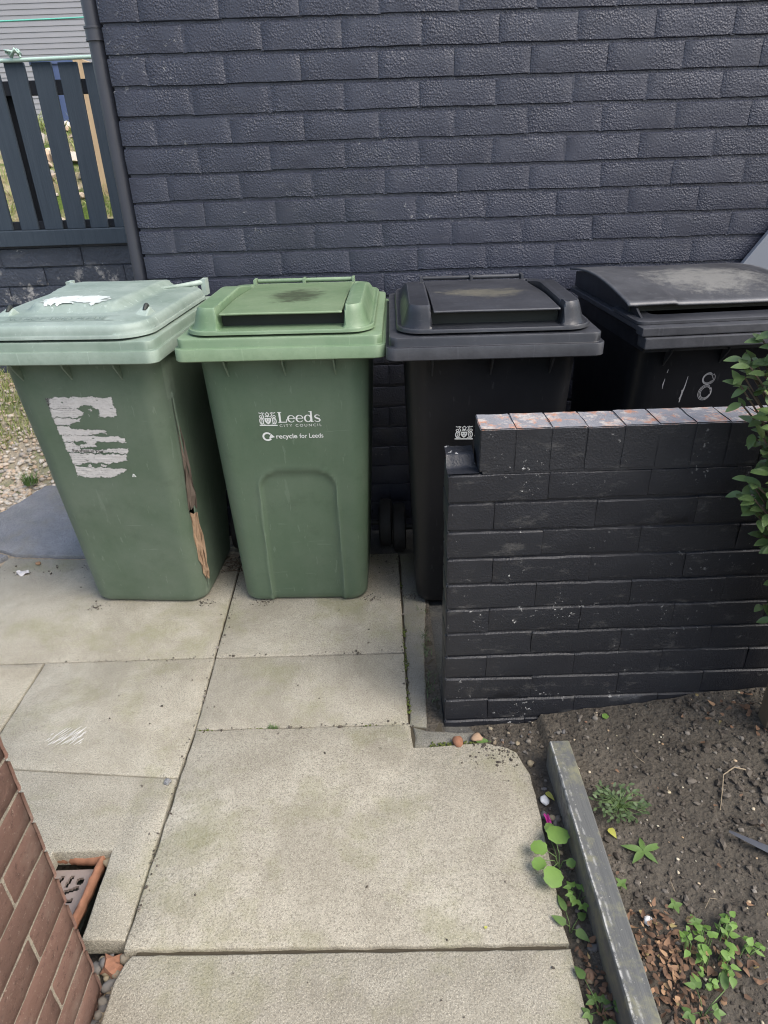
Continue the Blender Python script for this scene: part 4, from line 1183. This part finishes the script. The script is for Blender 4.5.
# ---- fourth bin: black with curved lid
b4 = empty('wheelie_bin', (0.957, 2.285, 0.001), R(3.0), 'black wheelie bin with a curved dusty lid and chalk number 18', 'wheelie bin', 'wheelie bins along the painted wall')
sh4 = BinShape(dx=0.0)
bin_body(b4, sh4, M['black_body'])
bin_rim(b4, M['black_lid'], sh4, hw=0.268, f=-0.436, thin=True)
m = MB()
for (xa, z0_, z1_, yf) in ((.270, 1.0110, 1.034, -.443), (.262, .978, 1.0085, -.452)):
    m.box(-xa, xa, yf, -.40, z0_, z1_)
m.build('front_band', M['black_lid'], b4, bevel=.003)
gussets(b4, M['black_body'], sh4, (-.165, .0, .165)); wheels(b4, sh4); rear_handle(b4, M['black_lid'])
lid = MB()
def dome(y):      # height of the curved sheet
    t_ = (y+0.335)/(0.535); t_ = max(0, min(1, t_))
    return 1.066 + 0.044*math.sin(math.pi*min(1, t_*0.74+0.06))*1.0 - 0.0*max(0, t_-.75)
NX_, NY_ = 40, 36
def dsheet(u, v):
    x = -0.275+u*0.550; y = -0.338+v*0.535
    z = dome(y)
    # raised left section of the lid sheet
    e = min(u, 1-u)*0.58
    z += 0.004*sstep(-.128, -.134, x) - .003*sstep(.232, .236, x)*sstep(.25, .246, x)
    z += nz(x*4, y*4, 6)*.002
    if v == 0: z -= .004
    return (x, y, z)
lid.grid(dsheet, 60, NY_)
lo = lid.build('lid', M['dome_top'], b4, smooth=True, angle=40)
md = lo.modifiers.new('t', 'SOLIDIFY'); md.thickness = .006; md.offset = -1
for s in (-1, 1):     # crescent side walls set in from the sheet's end
    m = MB(); n = 24; vs = []
    for i in range(n+1):
        y = -0.40+0.60*i/n
        vs += [(s*.250, y, 1.036), (s*.250, y, max(1.037, dome(y)-.008 if y > -.33 else 1.040+.02*sstep(-.40, -.33, y)))]
        vs += [(s*.244, y, 1.036), (s*.244, y, max(1.037, dome(y)-.008 if y > -.33 else 1.040+.02*sstep(-.40, -.33, y)))]
    fs = []
    for i in range(n):
        a = 4*i; b_ = 4*(i+1)
        fs += [(a, b_, b_+1, a+1), (a+2, a+3, b_+3, b_+2), (a+1, b_+1, b_+3, a+3)]
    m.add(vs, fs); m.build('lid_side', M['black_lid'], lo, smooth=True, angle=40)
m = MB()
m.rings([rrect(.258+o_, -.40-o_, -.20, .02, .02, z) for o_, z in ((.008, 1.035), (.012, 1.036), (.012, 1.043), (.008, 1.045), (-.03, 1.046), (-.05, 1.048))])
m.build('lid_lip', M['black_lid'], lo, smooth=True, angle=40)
m = MB(); m.box(-.255, .255, -.300, -.292, 1.048, 1.076); m.build('grip_shade', M['slot_shade'], lo)  # dark strip paints the shadow under the curved sheet's front edge
ff4 = lambda x, z: sh4.front(x, z) - 0.006*(1-(x/sh4.par(z)[0])**2)*sstep(0, .25, z)*sstep(ZB, .75, z)
chk = [ribbon([(-.083, .872), (-.085, .84), (-.089, .815), (-.090, .79)], [.0015, .003, .0045, .003]), ribbon([(-.092, .800), (-.088, .815), (-.090, .83)], .004)]
for q in range(3):
    e = 1+q*.16-.16
    chk.append(ringp(-.021+q*.001, .862, .016*e, .016*e, .0015, q*40, 330+q*40, 30)); chk.append(ringp(-.018-q*.001, .818, .017*e, .021*e, .0016, q*30, 340+q*30, 30))
chk += [ribbon([(-.150, .868), (-.152, .850), (-.151, .836)], [.001, .0035, .001]), ribbon([(-.147, .896), (-.148, .886)], .002)]
flat_print('chalk_digit', chk[:2], M['chalk'], b4, ff4)
flat_print('chalk_digit', chk[2:8], M['chalk'], b4, ff4)
flat_print('chalk_mark', chk[8:], M['chalk'], b4, ff4)

# pale board behind the curved-lid bin
mb = MB()
pts = [(1.19, 0.86), (2.1, 0.86), (2.1, 1.62), (1.62, 1.50), (1.325, 1.067)]
mb.add([(x, y, z) for y in (2.578, 2.600) for x, z in pts], [(0, 1, 2, 3, 4), (9, 8, 7, 6, 5)] + [(i, i+5, (i+1) % 5+5, (i+1) % 5) for i in range(5)])
tag(mb.build('grey_board', M['board'], bevel=.003), 'pale grey board with a slanting edge between curved-lid bin and wall', 'board')

# ------------------------------------------------------------------ timber edging beam
mb = MB()
NB = 40
rs = []
for i in range(NB+1):
    y = 1.298 - 1.30*i/NB
    dx = nz(y*4, 2)*.003 - 0.002*i/NB; top = 0.080+nz(y*5, 7)*.003
    c = .0045
    base = -.03
    rs.append([(.418+dx, y, base), (.4185+dx, y, top-c), (.4215+dx+nz(y*30, 1)*.0015, y, top), (.468+dx+nz(y*30, 4)*.0015, y, top+.001), (.4725+dx, y, top-c), (.473+dx, y, base)])
mb.rings(rs, cap0=True, cap1=True)
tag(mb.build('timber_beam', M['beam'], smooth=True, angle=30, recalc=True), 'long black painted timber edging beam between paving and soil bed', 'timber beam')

# stake under the bush
mb = MB(); mb.box(1.000, 1.062, 1.315, 1.36, .02, .42)
tag(mb.build('wooden_stake', M['stakewood'], bevel=.003), 'brown wooden stake at the foot of the bush by the low wall', 'stake')

# grey tool point lying on the soil
tr = empty('garden_tool', (.775, 1.035, 0.05), 0, 'pointed grey metal tool blade lying on the soil at the right edge', 'garden tool')
mb = MB()
rs = []
for i in range(15):
    t_ = i/14; x = t_*.17; w = .0025+.013*t_**.8; h = .003+.010*t_**.8
    y = -.005 - t_*.135 + .012*t_*t_
    z = .012+.006*t_
    rs.append([(x-w*.6, y-w*.8, z-h*.3), (x-w*.15, y-w*.25, z+h), (x, y, z+h*.45), (x+w*.15, y+w*.25, z+h), (x+w*.6, y+w*.8, z-h*.3), (x, y, z-h)])
mb.rings(rs, cap0=True, cap1=True); mb.build('blade', M['steel'], tr, smooth=True, angle=25)
mb = MB(); mb.tube([(.165, -.125, .018), (.20, -.152, .022), (.27, -.20, .03), (.40, -.29, .05)], [.014, .017, .016, .015], 14); mb.build('handle', M['rubber'], tr, smooth=True, angle=40)

# ------------------------------------------------------------------ plants
def leaf(mb, base, d, up, L, W, n=6, fold=0.18, curl=0.25, shape='oval', mi=0):
    d = Vector(d).normalized(); up = Vector(up); s = d.cross(up)
    if s.length < 1e-4: s = d.cross(Vector((1, 0, .1)))
    s.normalize(); nn = s.cross(d).normalized(); b = Vector(base); vs = []
    for k in range(n+1):
        t_ = k/n
        if shape == 'oval': w = math.sin(math.pi*min(1, t_*0.97+.015)**.85)**.8
        elif shape == 'lance': w = math.sin(math.pi*t_**.7)
        elif shape == 'round': w = math.sqrt(max(0, 1-(2*t_-1)**2))**.8*(1+.09*math.sin(t_*17+L*900))
        else: w = math.sin(math.pi*t_**.55)**.9
        w *= W/2
        c = b + d*(L*t_) - nn*(curl*L*t_*t_)
        vs += [c - s*w + nn*(fold*w), c, c + s*w + nn*(fold*w)]
    fs = []
    for k in range(n):
        a = 3*k
        fs += [(a, a+1, a+4, a+3), (a+1, a+2, a+5, a+4)]
    mb.add(vs, fs, mi)

# privet bush
bush = empty('privet_bush', (1.06, 1.28, 0.08), 0, 'leafy green privet bush overhanging the low black wall at right edge', 'bush')
st = MB(); lf = MB(); O = Vector((1.06, 1.28, .08))
def bush_left(z):         # left outline of the crown at each height
    K = [(.40, .93), (.47, .895), (.55, .90), (.64, .87), (.74, .80), (.80, .765), (.86, .785), (.95, .745), (1.03, .715), (1.10, .725), (1.2, .77), (1.5, .90)]
    for (a, xa), (b, xb) in zip(K[:-1], K[1:]):
        if a <= z <= b: return xa+(xb-xa)*(z-a)/(b-a)
    return .9
for k in range(300):
    z = random.uniform(.45, 1.42)
    if .55 < z < .66 and random.random() < .6: continue
    bl = bush_left(z); x = bl + .016 + abs(random.gauss(0, .05 if k % 3 else .25)); x = min(x, 1.7)
    tip = Vector((x, random.uniform(1.08, 1.42), z))
    if x < bl+.12: tip.y = random.uniform(1.24, 1.36)
    root_ = Vector((1.06+random.uniform(-.05, .1), 1.28, random.uniform(.1, .35)))
    mid = root_.lerp(tip, .6) + Vector((.10, 0, .06))
    pts = []
    for q in range(9):
        t_ = q/8; pts.append(((1-t_)**2)*root_ + 2*t_*(1-t_)*mid + t_*t_*tip)
    st.tube([p-O for p in pts], [.0035*(1-.7*q/8)+.0008 for q in range(9)], 5)
    for q in range(4, 9):
        for rep in range(2):
            t_ = (q-random.random())/8
            p = ((1-t_)**2)*root_ + 2*t_*(1-t_)*mid + t_*t_*tip
            if p.x < bush_left(p.z)+.020: continue
            dr = (tip-mid).normalized(); a = random.uniform(0, 6.28)
            side = Vector((math.cos(a), math.sin(a), random.uniform(-.2, .7)))
            d = (dr*.6+side).normalized(); L = random.uniform(.024, .044)
            if p.x + d.x*L < bush_left(p.z)-.02: d.x = abs(d.x)*.4
            leaf(lf, p-O, d, Vector((random.uniform(-.5, .3), random.uniform(-.7, .1), 1)), L, L*random.uniform(.45, .6), 6, random.uniform(.05, .35), random.uniform(.0, .4))
    leaf(lf, tip-O, Vector((random.uniform(-1, .2), random.uniform(-.6, .2), random.uniform(-.3, .4))), Vector((-.2, -.5, 1)), .035, .018)
st.tube([(0, 0, -.06), (.0, 0, .12), (.02, .01, .35)], [.014, .012, .008], 8)
st.build('stems', M['stem'], bush, smooth=True); lf.build('foliage', M['privet'], bush, smooth=True)

def weed(name, loc, label, cat, mat, leaves, stemr=.0012, group=None, creep=0.0):
    """leaves: (dx, dy, dz, dirx, diry, dirz, L, W, shape)"""
    o = empty(name, loc, 0, label, cat, group); s = MB(); l = MB()
    for (x, y, z, dx, dy, dz, L, W, shp) in leaves:
        s.tube([(x*creep, y*creep, -.006), (x*(.4+.6*creep), y*(.4+.6*creep), z*.75), (x, y, z)], [stemr, stemr, stemr*.7], 5)
        leaf(l, (x, y, z), (dx, dy, dz), (random.uniform(-.15, .15), random.uniform(-.35, 0), 1), L, W, 8, .14, .12, shp)
    s.build('stems', M['green_stem'], o, smooth=True); l.build('leaves', mat, o, smooth=True)
    return o
weed('weed', (.383, 1.005, soil_z(.383, 1.005)), 'bright green weed with big rounded leaves overhanging the slab edge', 'weed', M['bright_leaf'],
     [(-.005, .025, .05, .2, .6, .1, .048, .052, 'round'), (-.03, .01, .048, -1, .5, .05, .040, .036, 'round'), (-.025, -.03, .05, -.3, -1, .0, .050, .044, 'round'),
      (.012, -.005, .035, .3, -.3, 0, .022, .022, 'round'), (-.040, -.010, .044, -1, -.5, 0, .034, .030, 'round'), (-.01, .075, .02, .2, .6, .2, .028, .024, 'round')])
def trifol(n, spread, h, L, ang0=0):
    out = []
    for k in range(n):
        a = ang0+k*6.283/n+random.uniform(-.4, .4); r = spread*random.uniform(.35, 1)
        bx, by, bz = r*math.cos(a), r*math.sin(a), h*random.uniform(.5, 1.1)
        for j in (-1, 0, 1):
            aa = a+j*1.15
            out.append((bx, by, bz, math.cos(aa), math.sin(aa), random.uniform(-.1, .15), L*random.uniform(.8, 1.15), L*.62, 'ovate'))
    return out
weed('weed', (.400, .915, soil_z(.40, .915)), 'small lobed bright green weed against the beam below the big-leaved weed', 'weed', M['bright_leaf'], trifol(6, .026, .035, .018))
weed('weed', (.372, .86, soil_z(.372, .86)-.004), 'pale green weed with narrow leaves at the slab edge beside the joint', 'weed', M['mid_leaf'],
     [(-.005, .03, .03, -.2, .9, .1, .040, .016, 'lance'), (.006, -.01, .03, .5, -.5, 0, .034, .020, 'ovate'), (-.012, .0, .035, -.6, .4, .1, .034, .018, 'ovate'), (.02, .02, .02, .8, .4, 0, .025, .018, 'ovate')])
weed('weed', (.388, .70, soil_z(.388, .70)), 'scrappy weed with small leaves in gap beside the beam at the bottom', 'weed', M['mid_leaf'], trifol(5, .04, .03, .018)+[(-.02, .05, .03, -.4, .8, 0, .03, .018, 'ovate')])
# dense mat plant
lv_ = []
for k in range(110):
    a = random.uniform(0, 6.283); r = .055*math.sqrt(random.random())
    lv_.append((r*math.cos(a)*1.15, r*math.sin(a), random.uniform(.008, .035), math.cos(a+random.uniform(-1.5, 1.5)), math.sin(a+random.uniform(-1.5, 1.5)), .3, .014, .007, 'oval'))
weed('ground_cover_plant', (.556, 1.13, soil_z(.556, 1.13)), 'dense tuft of tiny dull green leaves on the soil beside the beam', 'plant', M['grey_leaf'], lv_, .0007)
weed('weed', (.575, 1.012, soil_z(.575, 1.012)), 'flat rosette of narrow dull leaves on the soil near the beam', 'weed', M['mid_leaf'],
     [(0, 0, .008, 1, .3, .05, .06, .016, 'lance'), (0, 0, .008, .5, -.7, .02, .04, .014, 'lance'), (0, 0, .008, -.9, .3, .05, .05, .015, 'lance'), (0, 0, .008, -.6, -.5, .02, .045, .016, 'lance'), (0, 0, .01, .1, 1, .05, .035, .014, 'lance')])
for (x, y), lb in (((.600, .885), 'small four-leaved seedling upper right of the dry leaf pile'), ((.625, .845), 'dull seedling just above the creeping leafy plant')):
    weed('seedling', (x, y, soil_z(x, y)), lb, 'seedling', M['mid_leaf'], [(0, 0, .012, math.cos(a), math.sin(a), .1, .018, .012, 'ovate') for a in (.2, 1.7, 3.3, 4.8)])
weed('seedling', (.500, .935, soil_z(.5, .935)), 'tiny upright seedling touching the right side of the beam', 'seedling', M['mid_leaf'], [(0, 0, .02, math.cos(a), math.sin(a), .2, .017, .01, 'ovate') for a in (.6, 2.2, 3.6, 5.1)])
cl = []
for cx, cy in ((-.035, .035), (.0, .045), (-.02, .0), (.03, .01), (.045, .055), (.085, .02), (-.03, -.04), (.01, -.035), (.06, .06)):
    for j in range(9):
        a = random.uniform(0, 6.28)
        cl.append((cx+random.gauss(0, .008), cy+random.gauss(0, .008), random.uniform(.014, .045), math.cos(a), math.sin(a), random.uniform(-.25, .2), random.uniform(.010, .022), random.uniform(.008, .015), 'ovate'))
weed('creeping_plant', (.625, .765, soil_z(.625, .765)), 'spreading bright leafy plant among dry leaves at the bottom right', 'plant', M['bright_leaf'], cl, creep=.85)
weed('weed', (.570, .675, soil_z(.57, .675)), 'thin weed with pale upright leaves at the bottom edge by dry leaves', 'weed', M['mid_leaf'], trifol(4, .04, .035, .02)+[(.05, .03, .03, .3, .8, .2, .04, .016, 'lance')])
tf = []
o = MB()
for _ in range(70):
    a = random.uniform(0, 6.28); r = .035*math.sqrt(random.random())
    blade(o, (-1.80+r*math.cos(a), 3.17+r*math.sin(a), .02), random.uniform(.04, .08), random.uniform(.2, .9), .003)
tag(o.build('grass_tuft', M['mid_leaf']), 'small green grass tuft growing in gravel at the slate slab edge', 'grass tuft')
o = MB()
for _ in range(40):
    x = random.uniform(-.36, -.33); blade(o, (x, 1.458+random.uniform(-.002, .002), -.004), random.uniform(.006, .016), random.uniform(.4, 1.2), .0016)
tag(o.build('grass_tuft', M['mid_leaf']), 'tiny grass tuft growing in the paving joint before the newer green bin', 'grass tuft')
o = MB()
for _ in range(130):
    y = random.uniform(1.55, 2.02); x = .125+random.uniform(-.012, .018)
    if nz(y*9, 1) < -.1: continue
    blade(o, (x, y, -.012), random.uniform(.01, .03), random.uniform(.4, 1.2), .0018)
tag(o.build('moss_and_weeds', M['grey_leaf']), kind='stuff')
# dark dead weed at the paving joint between the green bins
o = MB()
for _ in range(16):
    a = random.uniform(0, 6.28); p = Vector((-.615+random.uniform(-.02, .02), 2.34+random.uniform(-.03, .03), .002)); pts = [p]
    for q in range(4):
        a += random.uniform(-1, 1); p = p+Vector((math.cos(a)*.014, math.sin(a)*.014, random.uniform(-.001, .006))); pts.append(Vector((p.x, p.y, max(.002, p.z))))
    o.tube(pts, .0013, 4)
tag(o.build('dead_weed', M['stem']), 'dark wiry dead weed in the joint between the two green bins', 'weed')

# ------------------------------------------------------------------ litter on the soil
mb = MB()
for _ in range(5200):
    x = random.uniform(.20, 1.35); y = random.uniform(.45, 1.45)
    if .405 < x < .485 and y < 1.31: continue
    if x < .37 and y < 1.36: continue
    r = abs(random.gauss(0, .0026))+.0014
    if x > .75 and random.random() < .3: r *= 1.7
    stone(mb, (x, y, soil_z(x, y)+r*.3), min(r, .013), .75, lo=True, ang=.6)
tag(mb.build('soil_clods', M['clods'], smooth=False), kind='stuff')
mb = MB()
for _ in range(150):
    x = random.uniform(.38, 1.3); y = random.uniform(.5, 1.45)
    if .405 < x < .485 and y < 1.31: continue
    if y < 1.3 and x < .372: continue
    L = random.uniform(.0018, .0055)
    stone(mb, (x, y, soil_z(x, y)+.002), L, .35, lo=True)
tag(mb.build('wood_chips', M['chips'], smooth=True), kind='stuff')
mb = MB()
def dry(x, y, L, z=None):
    a = random.uniform(0, 6.28)
    leaf(mb, (x, y, (soil_z(x, y) if z is None else z)+random.uniform(.004, .016)), (math.cos(a), math.sin(a), random.uniform(-.15, .3)), (random.uniform(-.7, .7), random.uniform(-.7, .7), 1), L, L*random.uniform(.4, .75), 6, random.uniform(-.4, .6), random.uniform(-.6, .8), 'ovate')
for _ in range(330):
    x = random.gauss(.540, .038); y = random.gauss(.76, .075)
    if x < .482 or y > .90: continue
    dry(x, y, random.uniform(.006, .022))
for _ in range(80):
    dry(random.uniform(.375, .412), random.uniform(.45, .84), random.uniform(.010, .022))
for _ in range(25):
    dry(random.gauss(.68, .03), random.gauss(.76, .04), random.uniform(.010, .024))
for _ in range(45):
    dry(random.uniform(.49, 1.2), random.uniform(.6, 1.42), random.uniform(.008, .018))
for _ in range(40):
    dry(random.uniform(.85, 1.15), random.uniform(1.28, 1.44), random.uniform(.012, .026))
tag(mb.build('leaf_litter', M['leaf_dry'], smooth=True), kind='stuff')
mb = MB()
for k in range(13):
    x = random.uniform(.5, 1.2); y = random.uniform(.6, 1.4); a = random.uniform(0, 6.28); L = random.uniform(.015, .05); z = soil_z(x, y)+.004
    mb.tube([(x, y, z), (x+math.cos(a)*L*.5, y+math.sin(a)*L*.5, z+.006), (x+math.cos(a+.4)*L, y+math.sin(a+.4)*L, soil_z(x+math.cos(a+.4)*L, y+math.sin(a+.4)*L)+.003)], .0008, 5)
tag(mb.build('twig_litter', M['straw']), kind='stuff')
mb = MB(); z = soil_z(.85, 1.2)
mb.tube([(.79, 1.10, soil_z(.79, 1.10)+.006), (.815, 1.15, soil_z(.815, 1.15)+.012), (.835, 1.19, soil_z(.835, 1.19)+.012), (.868, 1.205, soil_z(.868, 1.205)+.015), (.895, 1.20, soil_z(.895, 1.2)+.01)], [.0011, .0013, .0016, .002, .002], 6)
tag(mb.build('twig', M['straw'], smooth=True), 'bent bare twig on soil above the grey tool blade', 'twig')
# single leaves and pieces
def one_leaf(x, y, z, a, L, W, mat, lab, shp='ovate'):
    m = MB(); leaf(m, (x, y, z), (math.cos(a), math.sin(a), .1), (0, -.2, 1), L, W, 8, .2, .2, shp)
    tag(m.build('fallen_leaf', mat, smooth=True), lab, 'leaf')
one_leaf(.235, 1.382, .004, -.1, .045, .018, M['mid_leaf'], 'green fallen leaf beside the terracotta lumps below the low wall')
one_leaf(.395, 1.205, soil_z(.395, 1.205)+.012, -1.0, .030, .014, M['yellow_leaf'], 'yellow fallen leaf between slab edge and far end of beam')
one_leaf(.515, 1.075, soil_z(.515, 1.075)+.008, -1.2, .028, .017, M['yellow_leaf'], 'yellow-green fallen leaf right of the beam below the dense tuft')
one_leaf(.60, 1.415, soil_z(.60, 1.415)+.008, .5, .028, .018, M['bright_leaf'], 'bright green fallen leaf lying at the foot of the low wall')
one_leaf(.185, .86, .006, .3, .008, .006, M['yellow_leaf'], 'tiny yellow leaf speck on the big slab near the front joint')
m = MB(); stone(m, (.185, 1.378, .006), .016, .75); tag(m.build('terracotta_lump', M['terracotta'], smooth=True), 'larger rounded orange brick lump on the concrete at the wall foot', 'brick lump')
m = MB(); stone(m, (.242, 1.392, .006), .013, .75); tag(m.build('terracotta_lump', M['card'], smooth=True), 'smaller tan brick lump next to the green leaf at the wall foot', 'brick lump')
mb = MB()
for _ in range(26):
    x = random.uniform(.25, .60); y = random.uniform(1.37, 1.44); r = random.uniform(.003, .009)
    if x < .30 and y < 1.39: continue
    stone(mb, (x, y, soil_z(x, y)+r*.4), r, .7)
for _ in range(30):
    x = random.uniform(.375, .412); y = random.uniform(.6, 1.32); r = random.uniform(.004, .011)
    stone(mb, (x, y, soil_z(x, y)+r*.4), r, .7)
tag(mb.build('stones', M['pebble'], smooth=True), kind='stuff')
m = MB()
m.grid(lambda u, v: (.372+u*.012+v*.006, 1.135-v*.045, soil_z(.378, 1.12)+.012+.004*math.sin(u*7+v*5)), 5, 10)
o = m.build('wrapper_scrap', [M['pink']], smooth=False); s_ = o.modifiers.new('t', 'SOLIDIFY'); s_.thickness = .0008
tag(o, 'small crumpled magenta foil scrap beside the slab edge', 'litter scrap')
m = MB(); stone(m, (.388, 1.185, soil_z(.388, 1.185)+.008), .011, .6); tag(m.build('white_stone', M['whitebit'], smooth=True), 'white stone chip between slab and beam near the yellow leaf', 'stone')
m = MB(); stone(m, (.530, .855, soil_z(.53, .855)+.008), .011, .5); tag(m.build('white_stone', M['whitebit'], smooth=True), 'white stone chip at the top of the dry leaf pile', 'stone')
m = MB(); stone(m, (-.603, 1.275, .004), .011, .5); tag(m.build('dark_stone', M['slate'], smooth=True), 'dark little stone sitting in the long paving joint', 'stone')
m = MB(); stone(m, (-1.44, 2.41, .006), .014, .4); tag(m.build('dry_leaf', M['leaf_dry'], smooth=True), 'curled brown leaf on the paving just in front of the slate slab', 'leaf')
m = MB(); m.grid(lambda u, v: (-1.50+u*.05+.006*math.sin(v*5), 2.325+v*.03+.004*math.sin(u*9), .006+.006*math.sin(u*8)*math.cos(v*5)), 8, 5)
o = m.build('paper_scrap', M['paper'], smooth=True); tag(o, 'pale torn paper scrap lying on the paving at the left', 'paper scrap')

# grit along the joints; crumbs round bin feet also fill in for contact shadow
mb = MB()
def grit(x, y, r, z=.002): stone(mb, (x, y, z+r*.3), r, .7, lo=True, ang=.6)
for _ in range(900):
    k = random.random()
    if k < .25: x, y = random.choice((-.575, .053))+random.gauss(0, .006), random.uniform(.9, 2.38)
    elif k < .40:
        y = random.choice((1.78, 1.457)); x = random.uniform(-1.1 if y > 1.6 else -.56, .04); y += random.gauss(0, .005)
    elif k < .62: x, y = random.uniform(-.66, .05), random.gauss(2.34, .07)
    elif k < .72: x, y = random.uniform(-1.6, -1.1), random.gauss(2.40, .05)
    elif k < .88: x, y = random.gauss(.30, .05), random.gauss(1.34, .03)
    else: x, y = random.uniform(-1.2, .35), random.uniform(.5, 2.3)
    if y > 2.40 or (x > .36 and y < 1.35) or (.03 < x < .08 and y < 1.44): continue
    grit(x, y, abs(random.gauss(0, .0016))+.0009)
for _ in range(240):
    x = random.choice((-.47, -.06, .10, -1.08, -.68))+random.gauss(0, .02); y = 2.09+random.gauss(0, .012)
    grit(x, y, abs(random.gauss(0, .0012))+.0008)
tag(mb.build('grit', M['clods'], smooth=False), kind='stuff')
mb = MB()
for _ in range(520):
    k = random.random()
    if k < .5: x, y = .0545+random.gauss(0, .0035), random.uniform(1.44, 2.2)
    elif k < .75: x, y = random.uniform(-.56, .05), 1.457+random.gauss(0, .0025)
    else: x, y = random.uniform(.07, .25), 1.374+random.gauss(0, .006)
    if nz(x*14, y*14, 21) < .05: continue
    r = random.uniform(.0015, .0045); stone(mb, (x, y, -.002), r, .7, lo=True)
tag(mb.build('moss', M['moss'], smooth=True), kind='stuff')

# white scuff on the slab at left: paint dashes lying on the surface
mb = MB()
for k in range(30):
    t_ = k/29; x = -.995+t_*.10; y = 1.435+.02*math.sin(k*1.7)
    L = random.uniform(.02, .06)*math.sin(math.pi*(.1+.8*t_)); a = .9
    vs, fs = ribbon([(x, y), (x+math.cos(a)*L*.5, y+math.sin(a)*L*.5), (x+math.cos(a)*L, y+math.sin(a)*L)], [.001, .0025, .0008])
    mb.add([(p[0], p[1], .0035) for p in vs], fs)
tag(mb.build('paint_scuff', M['scuff']), 'white paint scuff marks on the left paving slab', 'paint marks')

# ------------------------------------------------------------------ light, sky, camera
w = bpy.data.worlds.new('World'); scene.world = w; w.use_nodes = True
nt = w.node_tree; bg = nt.nodes['Background']
sky = nt.nodes.new('ShaderNodeTexSky'); sky.sky_type = 'NISHITA'; sky.sun_disc = False
SUN_EL, SUN_AZ = 52, 128          # azimuth clockwise from +Y
sky.sun_elevation = R(SUN_EL); sky.sun_rotation = R(SUN_AZ)
sky.air_density = 1.2; sky.dust_density = 3.5; sky.ozone_density = 1.0
nt.links.new(sky.outputs[0], bg.inputs['Color']); bg.inputs['Strength'].default_value = 0.15
sd = bpy.data.lights.new('sun', 'SUN'); sd.energy = 1.5; sd.angle = R(40); sd.color = (1.0, 0.97, 0.93)
so = bpy.data.objects.new('sun', sd); C.objects.link(so)
az, el = R(SUN_AZ), R(SUN_EL)
dirv = Vector((math.sin(az)*math.cos(el), math.cos(az)*math.cos(el), math.sin(el)))
so.rotation_euler = (-dirv).to_track_quat('-Z', 'Y').to_euler(); so.location = dirv*20

F_, TH, A_ = 680.0, R(28.1), 0.033
cd = bpy.data.cameras.new('camera'); co = bpy.data.objects.new('camera', cd); C.objects.link(co)
cd.sensor_fit = 'VERTICAL'; cd.sensor_height = 24.0; cd.lens = F_/1024*24.0; cd.clip_end = 300; cd.clip_start = 0.02
X = Vector((1, 0, 0)); Fw = Vector((0, math.cos(TH), -math.sin(TH))); Dn = Vector((0, -math.sin(TH), -math.cos(TH)))
ir = X*math.cos(A_) + Dn*math.sin(A_); idn = -X*math.sin(A_) + Dn*math.cos(A_)
mt = Matrix.Identity(4)
for r in range(3):
    mt[r][0] = ir[r]; mt[r][1] = -idn[r]; mt[r][2] = -Fw[r]
mt.translation = Vector((0, 0, 1.48))
co.matrix_world = mt
scene.camera = co
vs_ = scene.view_settings; vs_.view_transform = 'Standard'; vs_.look = 'None'; vs_.gamma = 1; vs_.use_curve_mapping = False
vs_.exposure = 1.0
scene.render.engine = 'CYCLES'
scene.cycles.filter_width = 1.1
